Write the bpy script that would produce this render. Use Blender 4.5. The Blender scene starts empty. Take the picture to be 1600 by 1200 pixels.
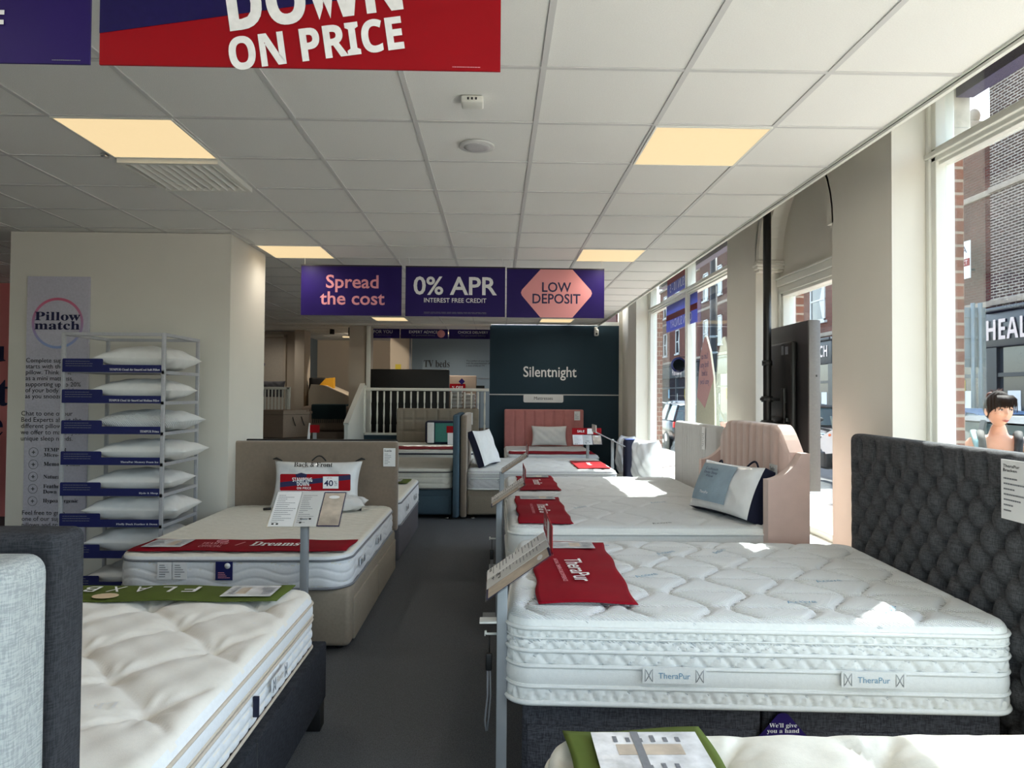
import bpy, bmesh, math, random
import numpy as np
from mathutils import Vector, Matrix
random.seed(7); rng = np.random.default_rng(7)
S = bpy.context.scene
COL = S.collection
PI = math.pi

# ------------------------------------------------------------------ camera
CAM_Z = 1.55
cd = bpy.data.cameras.new('camera'); cam = bpy.data.objects.new('camera', cd); COL.objects.link(cam)
yaw, pitch, roll = 0.0228, 0.0208, -0.0068
f = Vector((math.sin(yaw)*math.cos(pitch), math.cos(yaw)*math.cos(pitch), math.sin(pitch)))
r = Vector((math.cos(yaw), -math.sin(yaw), 0)); u = r.cross(f)
r2 = r*math.cos(roll) - u*math.sin(roll); u2 = u*math.cos(roll) + r*math.sin(roll)
cam.matrix_world = Matrix(((r2.x, u2.x, -f.x, 0), (r2.y, u2.y, -f.y, 0), (r2.z, u2.z, -f.z, CAM_Z), (0, 0, 0, 1)))
cd.sensor_width = 36; cd.lens = 36*1110/1600; cd.shift_y = -5.6/1600; cd.clip_start = .05; cd.clip_end = 400
S.camera = cam
# ------------------------------------------------------------------ sky, sun, exposure
w = bpy.data.worlds.new('sky'); S.world = w; w.use_nodes = True
nt = w.node_tree; bg = nt.nodes['Background']
sky = nt.nodes.new('ShaderNodeTexSky'); sky.sky_type = 'NISHITA'; sky.sun_disc = False
sky.sun_elevation = math.radians(47); sky.sun_rotation = math.radians(45); sky.air_density = 1.0; sky.dust_density = 1.5; sky.ozone_density = 1.5
hs = nt.nodes.new('ShaderNodeHueSaturation'); hs.inputs['Saturation'].default_value = .62
nt.links.new(sky.outputs[0], hs.inputs['Color']); nt.links.new(hs.outputs[0], bg.inputs[0]); bg.inputs[1].default_value = 0.75
sl = bpy.data.lights.new('sun', 'SUN'); sl.energy = 16; sl.angle = math.radians(.55); sl.color = (1, .97, .93)
sun = bpy.data.objects.new('sun', sl); COL.objects.link(sun)
sd = Vector((1, 1, 1.5)).normalized(); sun.rotation_euler = sd.to_track_quat('Z', 'Y').to_euler()
sun.location = (30, 30, 45)
S.view_settings.view_transform = 'Standard'; S.view_settings.look = 'None'; S.view_settings.gamma = 1
S.view_settings.use_curve_mapping = False; S.view_settings.exposure = 0.50
S.cycles.max_bounces = 10; S.cycles.diffuse_bounces = 6; S.cycles.transparent_max_bounces = 24
S.cycles.caustics_reflective = False; S.cycles.caustics_refractive = False; S.cycles.sample_clamp_indirect = 8
S.cycles.use_denoising = True
# daylight portals in the shop windows
def portal(y0, y1, z0, z1):
    l = bpy.data.lights.new('window_portal', 'AREA'); l.shape = 'RECTANGLE'; l.size = z1-z0; l.size_y = y1-y0
    l.cycles.is_portal = True
    o = bpy.data.objects.new('window_portal', l); COL.objects.link(o)
    o.location = (2.62, (y0+y1)/2, (z0+z1)/2); o.rotation_euler = (0, PI/2, 0)
portal(-2.6, 3.98, .5, 3.55); portal(4.7, 6.1, .5, 2.45); portal(6.86, 11.35, .35, 3.55)
l = bpy.data.lights.new('window_portal', 'AREA'); l.shape = 'RECTANGLE'; l.size = 5.4; l.size_y = 2.4; l.cycles.is_portal = True  # portal of the added window behind the camera
o = bpy.data.objects.new('window_portal', l); COL.objects.link(o); o.location = (-.5, -2.95, 1.6); o.rotation_euler = (PI/2, 0, 0)

# ------------------------------------------------------------------ materials
def sr(c):
    return tuple((x/12.92 if x <= .04045 else ((x+.055)/1.055)**2.4) for x in [v/255 for v in c])
MATS = {}
def mat(name, rgb, rough=.6, metal=0., bump=None, var=None, spec=.5, emit=None, sheen=0, alpha=1):
    """bump=(kind, scale, strength); var=(scale, amount)"""
    if name in MATS: return MATS[name]
    m = bpy.data.materials.new(name); m.use_nodes = True; n = m.node_tree; b = n.nodes['Principled BSDF']
    c = sr(rgb) + (1,)
    b.inputs['Base Color'].default_value = c; b.inputs['Roughness'].default_value = rough
    b.inputs['Metallic'].default_value = metal; b.inputs['Specular IOR Level'].default_value = spec
    if sheen: b.inputs['Sheen Weight'].default_value = sheen
    if emit: b.inputs['Emission Color'].default_value = sr(emit[0])+(1,); b.inputs['Emission Strength'].default_value = emit[1]
    tc = n.nodes.new('ShaderNodeTexCoord')
    vr = var or (60, .06)
    no = n.nodes.new('ShaderNodeTexNoise'); no.inputs['Scale'].default_value = vr[0]; no.inputs['Detail'].default_value = 4
    n.links.new(tc.outputs['Object'], no.inputs['Vector'])
    mx = n.nodes.new('ShaderNodeMix'); mx.data_type = 'RGBA'; mx.blend_type = 'MULTIPLY'; mx.inputs[0].default_value = 1
    mx.inputs[6].default_value = c
    rp = n.nodes.new('ShaderNodeMapRange'); rp.inputs[1].default_value = .3; rp.inputs[2].default_value = .7
    rp.inputs[3].default_value = 1-vr[1]; rp.inputs[4].default_value = 1+vr[1]
    n.links.new(no.outputs[0], rp.inputs[0]); cr = n.nodes.new('ShaderNodeCombineColor')
    for k in range(3): n.links.new(rp.outputs[0], cr.inputs[k])
    n.links.new(cr.outputs[0], mx.inputs[7]); n.links.new(mx.outputs[2], b.inputs['Base Color'])
    if bump:
        bp = n.nodes.new('ShaderNodeBump'); bp.inputs['Strength'].default_value = bump[2]; bp.inputs['Distance'].default_value = .004
        if bump[0] == 'noise':
            t = n.nodes.new('ShaderNodeTexNoise'); t.inputs['Detail'].default_value = 3
        elif bump[0] == 'rib':
            t = n.nodes.new('ShaderNodeTexWave'); t.bands_direction = 'DIAGONAL'; t.inputs['Distortion'].default_value = 1.2
        else:   # weave
            t = n.nodes.new('ShaderNodeTexBrick'); t.inputs['Mortar Size'].default_value = .15
        t.inputs['Scale'].default_value = bump[1]
        n.links.new(tc.outputs['Object'], t.inputs['Vector'])
        n.links.new(t.outputs[1] if bump[0] == 'weave' else t.outputs[0], bp.inputs['Height'])
        n.links.new(bp.outputs[0], b.inputs['Normal'])
    MATS[name] = m; return m
def weave(name, a, bcol, scale=400, stretch=(1, 1, .12)):
    """two-tone woven cloth: threads crossing in two directions"""
    m = mat(name, a, .9, bump=('noise', scale, .25), var=(90, .05), spec=.2)
    n = m.node_tree; b = n.nodes['Principled BSDF']; tc = n.nodes.new('ShaderNodeTexCoord'); prev = None
    for k, st in enumerate((stretch, (stretch[2], stretch[2], stretch[0]))):
        mp = n.nodes.new('ShaderNodeMapping'); mp.inputs['Scale'].default_value = st
        t = n.nodes.new('ShaderNodeTexNoise'); t.inputs['Scale'].default_value = scale*.6
        n.links.new(tc.outputs['Object'], mp.inputs[0]); n.links.new(mp.outputs[0], t.inputs['Vector'])
        if prev:
            ad = n.nodes.new('ShaderNodeMath'); ad.operation = 'ADD'; n.links.new(prev, ad.inputs[0]); n.links.new(t.outputs[0], ad.inputs[1]); prev = ad.outputs[0]
        else: prev = t.outputs[0]
    rp = n.nodes.new('ShaderNodeValToRGB'); rp.color_ramp.elements[0].position = .42; rp.color_ramp.elements[1].position = .58
    hf = n.nodes.new('ShaderNodeMath'); hf.operation = 'MULTIPLY'; hf.inputs[1].default_value = .5
    n.links.new(prev, hf.inputs[0]); n.links.new(hf.outputs[0], rp.inputs[0])
    rp.color_ramp.elements[0].color = sr(a)+(1,); rp.color_ramp.elements[1].color = sr(bcol)+(1,)
    n.links.new(rp.outputs[0], b.inputs['Base Color']); return m
def brick(name, a, b_, mortar, scale=1., bw=.225, bh=.075, ms=.012):
    m = mat(name, a, .9, spec=.2); n = m.node_tree; b = n.nodes['Principled BSDF']
    tc = n.nodes.new('ShaderNodeTexCoord'); sp = n.nodes.new('ShaderNodeSeparateXYZ'); cb = n.nodes.new('ShaderNodeCombineXYZ'); ad = n.nodes.new('ShaderNodeMath')
    n.links.new(tc.outputs['Object'], sp.inputs[0]); n.links.new(sp.outputs[0], ad.inputs[0]); n.links.new(sp.outputs[1], ad.inputs[1])
    n.links.new(ad.outputs[0], cb.inputs[0]); n.links.new(sp.outputs[2], cb.inputs[1])
    t = n.nodes.new('ShaderNodeTexBrick'); n.links.new(cb.outputs[0], t.inputs['Vector']); t.inputs['Scale'].default_value = scale
    t.inputs['Color1'].default_value = sr(a)+(1,); t.inputs['Color2'].default_value = sr(b_)+(1,); t.inputs['Mortar'].default_value = sr(mortar)+(1,)
    t.inputs['Brick Width'].default_value = bw; t.inputs['Row Height'].default_value = bh; t.inputs['Mortar Size'].default_value = ms
    no = n.nodes.new('ShaderNodeTexNoise'); no.inputs['Scale'].default_value = 1.3; no.inputs['Detail'].default_value = 6; n.links.new(tc.outputs['Object'], no.inputs['Vector'])
    mx = n.nodes.new('ShaderNodeMix'); mx.data_type = 'RGBA'; mx.blend_type = 'OVERLAY'; mx.inputs[0].default_value = .5
    n.links.new(t.outputs[0], mx.inputs[6]); n.links.new(no.outputs[0], mx.inputs[7]); n.links.new(mx.outputs[2], b.inputs['Base Color'])
    return m
def glass(name, tint=(.93, .97, .96), refl=.05, rough=0.0):
    m = bpy.data.materials.new(name); m.use_nodes = True; n = m.node_tree; n.nodes.remove(n.nodes['Principled BSDF'])
    out = n.nodes['Material Output']; t = n.nodes.new('ShaderNodeBsdfTransparent'); t.inputs[0].default_value = tint+(1,)
    g = n.nodes.new('ShaderNodeBsdfGlossy'); g.inputs['Roughness'].default_value = rough
    lw = n.nodes.new('ShaderNodeLayerWeight'); lw.inputs[0].default_value = .25
    mr = n.nodes.new('ShaderNodeMapRange'); mr.inputs[3].default_value = refl*.6; mr.inputs[4].default_value = .28
    n.links.new(lw.outputs[0], mr.inputs[0]); mx = n.nodes.new('ShaderNodeMixShader')
    n.links.new(mr.outputs[0], mx.inputs[0]); n.links.new(t.outputs[0], mx.inputs[1]); n.links.new(g.outputs[0], mx.inputs[2]); n.links.new(mx.outputs[0], out.inputs[0])
    MATS[name] = m; return m

WALL = mat('wall_paint', (222, 218, 208), .85, bump=('noise', 220, .05), var=(3, .015))
WALLD = mat('wall_paint_beige', (196, 184, 168), .85, var=(3, .02))
WHITE = mat('white_gloss_paint', (228, 228, 220), .4, var=(5, .01))
NAVYW = mat('navy_wall_paint', (22, 50, 64), .75, var=(3, .03))
GREYB = mat('blue_grey_wall_paint', (120, 134, 144), .85, var=(3, .02))
PINKW = mat('pink_wall_paint', (232, 140, 140), .85, var=(3, .02))
TILE = mat('ceiling_tile', (234, 234, 230), .95, bump=('noise', 260, .35), var=(180, .03), spec=.1)
TBAR = mat('ceiling_bar', (206, 206, 204), .5, var=(20, .01))
GAP = mat('shadow_gap_black', (18, 18, 18), .9)
NAVY = mat('sign_navy', (40, 26, 92), .4, var=(4, .02), spec=.15)
PURPD = mat('label_navy', (14, 22, 84), .5)
RED = mat('sign_red', (150, 8, 22), .45, var=(4, .02), spec=.15)
RUNR = mat('runner_red', (134, 6, 28), .7, var=(14, .04), spec=.1)
RUNG = mat('runner_green', (84, 98, 42), .7, var=(14, .05), spec=.15)
PINKS = mat('sign_pink', (226, 150, 152), .4, var=(4, .02))
WTXT = mat('print_white', (236, 236, 236), .5)
PTXT = mat('print_pink', (226, 150, 160), .5)
BTXT = mat('print_black', (22, 22, 26), .5)
GTXT = mat('print_grey', (120, 122, 128), .6)
BLTXT = mat('print_blue', (104, 150, 178), .6)
NTXT = mat('print_navy', (24, 24, 70), .6)
PAPER = mat('paper_white', (232, 232, 232), .55, var=(8, .02))
PAPERG = mat('paper_grey', (206, 206, 204), .55, var=(8, .02))
SATIN = mat('print_satin', (190, 176, 160), .5, var=(9, .35))
ACR = glass('clear_acrylic', (.96, .97, .97), .12, .02)
GLASS = glass('window_glass')
STEEL = mat('grey_steel_post', (168, 172, 176), .35, metal=.75, var=(12, .03))
STEELP = mat('grey_painted_steel', (150, 154, 158), .45, metal=.2, var=(12, .03))
CHROME = mat('chrome', (210, 210, 210), .15, metal=1)
BLACK = mat('black_plastic', (16, 16, 17), .45)
BLACKM = mat('black_leather', (9, 9, 10), .5)
CARPET = mat('grey_carpet', (98, 100, 103), 1, bump=('noise', 500, .9), var=(240, .38), spec=.05)
KNIT = mat('mattress_knit_white', (226, 229, 230), .85, bump=('rib', 42, 1.0), var=(120, .03), spec=.2, sheen=.2)
KSIDE = mat('mattress_border_white', (226, 228, 226), .85, bump=('noise', 300, .2), var=(90, .03), spec=.2)
SILK = mat('mattress_damask_cream', (232, 228, 220), .55, bump=('noise', 260, .12), var=(70, .02), spec=.4, sheen=.3)
SILKB = mat('mattress_border_cream', (228, 230, 232), .65, bump=('noise', 260, .15), var=(70, .03))
COTT = mat('mattress_cotton_cream', (222, 220, 210), .85, bump=('noise', 260, .2), var=(60, .03))
CREAMP = mat('piping_beige', (196, 184, 168), .7)
CHAR = weave('charcoal_tweed', (60, 61, 64), (84, 85, 88), 420)
BASEG = weave('graphite_cloth', (50, 51, 56), (80, 81, 88), 500)
BLKT = weave('black_tweed', (30, 31, 36), (48, 50, 56), 420)
LGT = weave('light_grey_linen', (168, 172, 172), (142, 147, 149), 700)
CHAR2 = weave('dark_charcoal_tweed', (42, 43, 47), (58, 59, 64), 700)
TAUPE = mat('taupe_suede', (136, 122, 108), .9, bump=('noise', 300, .25), var=(40, .05), sheen=.4, spec=.15)
GREYD = mat('grey_plain_cloth', (94, 92, 96), .9, bump=('noise', 300, .25), var=(40, .05), spec=.15)
STONE = mat('stone_cloth', (148, 138, 124), .9, bump=('noise', 300, .25), var=(60, .06), spec=.15)
TEAL = mat('slate_blue_cloth', (74, 92, 104), .9, bump=('noise', 300, .25), var=(60, .06), spec=.15)
PINKV = mat('blush_velvet', (206, 178, 168), .8, bump=('noise', 200, .15), var=(12, .04), sheen=.5, spec=.2)
PINKD = mat('rose_velvet', (190, 124, 120), .8, bump=('noise', 200, .15), var=(12, .05), sheen=.4, spec=.2)
SILV = mat('silver_grey_velvet', (186, 184, 182), .75, bump=('noise', 200, .12), var=(12, .03), sheen=.4)
PILW = mat('pillow_cotton', (222, 222, 220), .8, bump=('noise', 30, .35), var=(20, .03))
PLAST = mat('clear_wrap', (224, 226, 228), .18, bump=('noise', 22, 1.0), var=(9, .06), spec=.8)
NAVYC = mat('navy_gusset', (14, 20, 48), .7)
WIRE = mat('white_wire', (170, 170, 174), .45)
BANN = mat('banner_lilac_white', (196, 193, 206), .6)

# ------------------------------------------------------------------ mesh helpers
class MB:
    def __init__(s): s.v = []; s.f = []; s.sm = []
    def add(s, vs, fs, smooth=False):
        o = len(s.v); s.v += [tuple(v) for v in vs]; s.f += [tuple(i+o for i in q) for q in fs]; s.sm += [smooth]*len(fs); return s
    def box(s, x0, x1, y0, y1, z0, z1, bev=0.):
        x0, x1 = sorted((x0, x1)); y0, y1 = sorted((y0, y1)); z0, z1 = sorted((z0, z1))
        if bev <= 0:
            vs = [(x, y, z) for x in (x0, x1) for y in (y0, y1) for z in (z0, z1)]
            return s.add(vs, [(0, 1, 3, 2), (4, 6, 7, 5), (0, 4, 5, 1), (2, 3, 7, 6), (0, 2, 6, 4), (1, 5, 7, 3)])
        bm = bmesh.new(); bmesh.ops.create_cube(bm, size=1)
        for v in bm.verts: v.co = Vector(((x0+x1)/2+v.co.x*(x1-x0), (y0+y1)/2+v.co.y*(y1-y0), (z0+z1)/2+v.co.z*(z1-z0)))
        bev = min(bev, .45*min(x1-x0, y1-y0, z1-z0))
        bmesh.ops.bevel(bm, geom=bm.edges[:], offset=bev, segments=3, profile=.5, affect='EDGES')
        bm.verts.index_update(); s.add([v.co[:] for v in bm.verts], [[v.index for v in q.verts] for q in bm.faces], True); bm.free(); return s
    def tube(s, pts, rad, n=10, closed=False, cap=True, flat=1.):
        P = [Vector(p) for p in pts]; m = len(P); rad = rad if hasattr(rad, '__len__') else [rad]*m; vs = []
        for i, p in enumerate(P):
            a = P[(i-1) % m] if (closed or i > 0) else p; b = P[(i+1) % m] if (closed or i < m-1) else p
            d = (b-a).normalized(); up = Vector((0, 0, 1)) if abs(d.z) < .95 else Vector((1, 0, 0))
            e1 = d.cross(up).normalized(); e2 = e1.cross(d)
            for k in range(n):
                t = 2*PI*k/n; vs.append(p + (e1*math.cos(t) + e2*math.sin(t)*flat)*rad[i])
        fs = []
        for i in range(m if closed else m-1):
            for k in range(n):
                j = (i+1) % m; fs.append((i*n+k, i*n+(k+1) % n, j*n+(k+1) % n, j*n+k))
        if cap and not closed: fs += [tuple(range(n))[::-1], tuple((m-1)*n+k for k in range(n))]
        return s.add(vs, fs, True)
    def bar(s, a, b, w, h=None):    # square section bar between two points
        a, b = Vector(a), Vector(b); h = h or w; d = (b-a).normalized(); up = Vector((0, 0, 1)) if abs(d.z) < .95 else Vector((0, 1, 0))
        e1 = d.cross(up).normalized()*w/2; e2 = e1.cross(d).normalized()*h/2
        vs = [p+i*e1+j*e2 for p in (a, b) for i, j in ((-1, -1), (1, -1), (1, 1), (-1, 1))]
        return s.add(vs, [(0, 1, 2, 3)[::-1], (4, 5, 6, 7), (0, 1, 5, 4), (1, 2, 6, 5), (2, 3, 7, 6), (3, 0, 4, 7)])
    def prism(s, poly, axis, a, b, smooth=False):   # 2D polygon extruded along an axis
        def P(p, t): return {'x': (t, p[0], p[1]), 'y': (p[0], t, p[1]), 'z': (p[0], p[1], t)}[axis]
        n = len(poly); vs = [P(p, a) for p in poly]+[P(p, b) for p in poly]
        s.add(vs, [tuple(range(n))[::-1], tuple(range(n, 2*n))]+[(i, (i+1) % n, n+(i+1) % n, n+i) for i in range(n)], smooth); return s
    def lathe(s, prof, c, n=20, axis='z'):
        vs = []; 
        for rr, z in prof:
            for k in range(n):
                t = 2*PI*k/n; q = (rr*math.cos(t), rr*math.sin(t), z)
                if axis == 'x': q = (q[2], q[0], q[1])
                if axis == 'y': q = (q[0], q[2], q[1])
                vs.append((q[0]+c[0], q[1]+c[1], q[2]+c[2]))
        m = len(prof); fs = [(i*n+k, i*n+(k+1) % n, (i+1)*n+(k+1) % n, (i+1)*n+k) for i in range(m-1) for k in range(n)]
        fs += [tuple(range(n))[::-1], tuple((m-1)*n+k for k in range(n))]
        return s.add(vs, fs, True)
    def ellip(s, c, rx, ry, rz, n=16, m=10):
        return s.lathe([(max(.001, math.sin(PI*i/m)), -math.cos(PI*i/m)) for i in range(m+1)], (0, 0, 0), n) if False else s.add(
            [(c[0]+rx*math.sin(PI*i/m)*math.cos(2*PI*k/n), c[1]+ry*math.sin(PI*i/m)*math.sin(2*PI*k/n), c[2]-rz*math.cos(PI*i/m)) for i in range(m+1) for k in range(n)],
            [(i*n+k, i*n+(k+1) % n, (i+1)*n+(k+1) % n, (i+1)*n+k) for i in range(m) for k in range(n)], True)
    def xf(s, fn): s.v = [tuple(fn(Vector(v))) for v in s.v]; return s

def base_loc(vs):
    a = np.array(vs); return Vector(((a[:, 0].min()+a[:, 0].max())/2, (a[:, 1].min()+a[:, 1].max())/2, a[:, 2].min()))
def mesh_of(name, v, fcs, sm, m, fix=True):
    me = bpy.data.meshes.new(name); me.from_pydata([tuple(x) for x in v], [], fcs)
    if sm is True: me.polygons.foreach_set('use_smooth', [True]*len(me.polygons))
    elif sm: me.polygons.foreach_set('use_smooth', sm)
    if fix:
        bm = bmesh.new(); bm.from_mesh(me); bmesh.ops.remove_doubles(bm, verts=bm.verts, dist=1e-6); bmesh.ops.recalc_face_normals(bm, faces=bm.faces); bm.to_mesh(me); bm.free()
    me.materials.append(m); return me
def root_of(o):
    while o.parent: o = o.parent
    return o
def obj(name, mb, m, parent=None, label=None, cat=None, group=None, kind=None, fix=True):
    vs = np.array(mb.v, float)
    if parent is None: loc = base_loc(vs)
    else: loc = Vector(root_of(parent).location)
    me = mesh_of(name, vs-np.array(loc), mb.f, mb.sm, m, fix)
    o = bpy.data.objects.new(name, me); COL.objects.link(o)
    if parent is None: o.location = loc
    else: o.parent = parent
    return tag(o, label, cat, group, kind)
def tag(o, label=None, cat=None, group=None, kind=None):
    if label: o['label'] = label
    if cat: o['category'] = cat
    if group: o['group'] = group
    if kind: o['kind'] = kind
    return o
def thing(name, loc, label, cat, group=None):
    o = bpy.data.objects.new(name, None); o.empty_display_size = .1; COL.objects.link(o); o.location = loc
    return tag(o, label, cat, group)
def struct(name, mb, m, parent=None): return obj(name, mb, m, parent, kind=None if parent else 'structure')
def copy_tree(o, loc=None, label=None, parent=None):
    c = o.copy(); COL.objects.link(c); c.parent = parent
    if loc is not None: c.location = loc
    if label: c['label'] = label
    for ch in [k for k in ALL_CHILD(o)]: copy_tree(ch, parent=c)
    return c
def ALL_CHILD(o): return [k for k in bpy.data.objects if k.parent == o]
def mbold(s, a, b, d=None):
    return ''.join(chr(a+ord(c)-65) if 'A' <= c <= 'Z' else chr(b+ord(c)-97) if 'a' <= c <= 'z' else chr(d+ord(c)-48) if d and '0' <= c <= '9' else c for c in s)
def serif(s): return mbold(s, 0x1D400, 0x1D41A, 0x1D7CE)
def bold(s): return mbold(s, 0x1D5D4, 0x1D5EE, 0x1D7EC)
def text(name, body, m, parent, center, right, up, width=None, height=None, off=0., ext=.0006, lift=.0015, align='CENTER', space=1.):
    """lettering laid on a surface: right and up are the reading and upright directions"""
    cu = bpy.data.curves.new('lettering', 'FONT'); cu.body = body; cu.size = 1; cu.offset = off; cu.align_x = align; cu.extrude = 0; cu.space_line = space; cu.resolution_u = 3
    t = bpy.data.objects.new('lettering', cu); COL.objects.link(t); bpy.context.view_layer.update()
    me = t.to_mesh(); n = len(me.vertices); co = np.empty(n*3); me.vertices.foreach_get('co', co); co = co.reshape(-1, 3)
    fs = [tuple(p.vertices) for p in me.polygons]; t.to_mesh_clear(); bpy.data.objects.remove(t); bpy.data.curves.remove(cu)
    lo, hi = co.min(0), co.max(0); sc = width/(hi[0]-lo[0]) if width else height/(hi[1]-lo[1])
    q = (co-(lo+hi)/2)*sc
    if width and height: q[:, 1] *= height/((hi[1]-lo[1])*sc)
    R, U = np.array(Vector(right).normalized()), np.array(Vector(up).normalized()); N = np.cross(R, U)
    vs = np.array(center)+q[:, :1]*R+q[:, 1:2]*U+N*lift
    mb = MB(); mb.v = [tuple(v) for v in vs]; mb.f = fs; mb.sm = [False]*len(fs)
    return obj(name, mb, m, parent, fix=False)
def quad_on(center, right, up, w, h, lift=.001, th=.0008, round_=0.):
    R, U = Vector(right).normalized(), Vector(up).normalized(); N = R.cross(U); c = Vector(center)+N*lift
    if round_ <= 0: poly = [(-w/2, -h/2), (w/2, -h/2), (w/2, h/2), (-w/2, h/2)]
    else:
        poly = []
        for cx, cy, a0 in ((w/2-round_, -h/2+round_, -90), (w/2-round_, h/2-round_, 0), (-w/2+round_, h/2-round_, 90), (-w/2+round_, -h/2+round_, 180)):
            poly += [(cx+round_*math.cos(math.radians(a0+k*22.5)), cy+round_*math.sin(math.radians(a0+k*22.5))) for k in range(5)]
    return plate(poly, c, R, U, N, th)
def plate(poly, c, R, U, N, th):
    c = Vector(c); R, U, N = Vector(R), Vector(U), Vector(N)
    n = len(poly); mb = MB()
    mb.add([c+R*p[0]+U*p[1]+N*th for p in poly]+[c+R*p[0]+U*p[1] for p in poly], [tuple(range(n)), tuple(range(n, 2*n))[::-1]]+[(i, n+i, n+(i+1) % n, (i+1) % n) for i in range(n)])
    return mb
def lines_on(center, right, up, w, h, n, lift=.0022, frac=(.4, .95), th=.35):
    """rows of small print"""
    R, U = Vector(right).normalized(), Vector(up).normalized(); mb = MB(); rr = random.Random(n*17+int(w*1000)); dh = h/n
    for i in range(n):
        ww = w*rr.uniform(*frac); x = -w/2
        while x < -w/2+ww:
            l = rr.uniform(.04, .12)*w
            q = quad_on(Vector(center)+R*(x+l/2)+U*(h/2-(i+.5)*dh), R, U, l*.86, dh*th, lift, .0002); mb.add(q.v, q.f); x += l
    return mb

# rounded slab with a quilted face ------------------------------------------------
def slab(L, W, z0, z1, rc=.12, er=.03, top=None, side=None, res=.022, nside=26, bot_er=.02):
    def axis(h):
        d = [h, h-er*.06, h-er*.2, h-er*.42, h-er*.7, h-er]
        n = max(4, int((h-er)*2/res)); mid = np.linspace(-(h-er), h-er, n+1)
        return np.array([-x for x in d[:-1]]+list(mid)+d[:-1][::-1])
    ax, ay = axis(L/2), axis(W/2); X, Y = np.meshgrid(ax, ay, indexing='ij')
    hx, hy = L/2-rc, W/2-rc
    sx, sy = np.sign(X), np.sign(Y); dx, dy = np.maximum(abs(X)-hx, 0)/rc, np.maximum(abs(Y)-hy, 0)/rc
    both = (dx > 0) & (dy > 0); rad = np.sqrt(dx*dx+dy*dy)+1e-9; k = np.where(both, np.maximum(dx, dy)/rad, 1)
    X = np.where(both, sx*(hx+dx*k*rc), X); Y = np.where(both, sy*(hy+dy*k*rc), Y)
    qx, qy = abs(X)-hx, abs(Y)-hy
    dist = rc-(np.sqrt(np.maximum(qx, 0)**2+np.maximum(qy, 0)**2)+np.minimum(np.maximum(qx, qy), 0)); dist = np.maximum(dist, 0)
    t = np.clip(1-dist/er, 0, 1); Z = z1-er+er*np.sqrt(np.maximum(0, 1-t*t))
    if top is not None:
        sm = np.clip(dist/.07, 0, 1); sm = sm*sm*(3-2*sm); Z = Z+top(X, Y)*sm
    nx, ny = X.shape; V = np.stack([X, Y, Z], -1).reshape(-1, 3)
    I = np.arange(nx*ny).reshape(nx, ny)
    F = np.stack([I[:-1, :-1], I[1:, :-1], I[1:, 1:], I[:-1, 1:]], -1).reshape(-1, 4).tolist()
    per = list(I[:, 0])+list(I[-1, 1:])+list(I[:-1, -1][::-1])+list(I[0, 1:-1][::-1]); n = len(per)
    P = V[per]; 
    q = np.stack([np.clip(P[:, 0], -hx, hx), np.clip(P[:, 1], -hy, hy)], 1); N = P[:, :2]-q; N /= np.linalg.norm(N, axis=1)[:, None]+1e-9
    sl_ = np.r_[0, np.cumsum(np.linalg.norm(np.diff(P[:, :2], axis=0), axis=1))]
    rows = [per]; zt = z1-er; VV = [V]; cnt = len(V)
    for j in range(1, nside+1):
        a = j/nside; z = zt+(z0-zt)*a; o = side(sl_, np.full(n, (z-z0)/(zt-z0)), P) if side else np.zeros(n)
        d = z-z0; o = o-(bot_er*(1-math.sqrt(max(0, 1-(1-d/bot_er)**2))) if d < bot_er else 0)
        VV.append(np.stack([P[:, 0]+N[:, 0]*o, P[:, 1]+N[:, 1]*o, np.full(n, z)], 1)); rows.append(list(range(cnt, cnt+n))); cnt += n
    for A, B in zip(rows[:-1], rows[1:]):
        F += [[A[i], B[i], B[(i+1) % n], A[(i+1) % n]] for i in range(n)]
    F.append(rows[-1][::-1])
    mb = MB(); mb.v = [tuple(x) for x in np.vstack(VV)]; mb.f = [tuple(int(i) for i in q) for q in F]; mb.sm = [True]*(len(F)-1)+[False]
    return mb
def rim(L, W, rc, z, rad, out=0., n=6, wob=None):
    pts = []
    hx, hy = L/2-rc, W/2-rc
    for cx, cy, a0 in ((hx, -hy, -90), (hx, hy, 0), (-hx, hy, 90), (-hx, -hy, 180)):
        for k in range(9):
            a = math.radians(a0+k*90/8); pts.append((cx+(rc+out)*math.cos(a), cy+(rc+out)*math.sin(a), z))
    # subdivide the straights
    q = []
    for i, p in enumerate(pts):
        b = pts[(i+1) % len(pts)]; m = max(1, int(math.dist(p, b)/.06))
        for k in range(m): q.append(tuple(p[j]+(b[j]-p[j])*k/m for j in range(3)))
    if wob: q = [(p[0], p[1], p[2]+wob(p)) for p in q]
    return MB().tube(q, rad, n, closed=True)
def place(mb, cx, cy, rot=0., z=0.):
    c, s = math.cos(rot), math.sin(rot)
    mb.v = [(cx+v[0]*c-v[1]*s, cy+v[0]*s+v[1]*c, v[2]+z) for v in mb.v]; return mb

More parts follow.
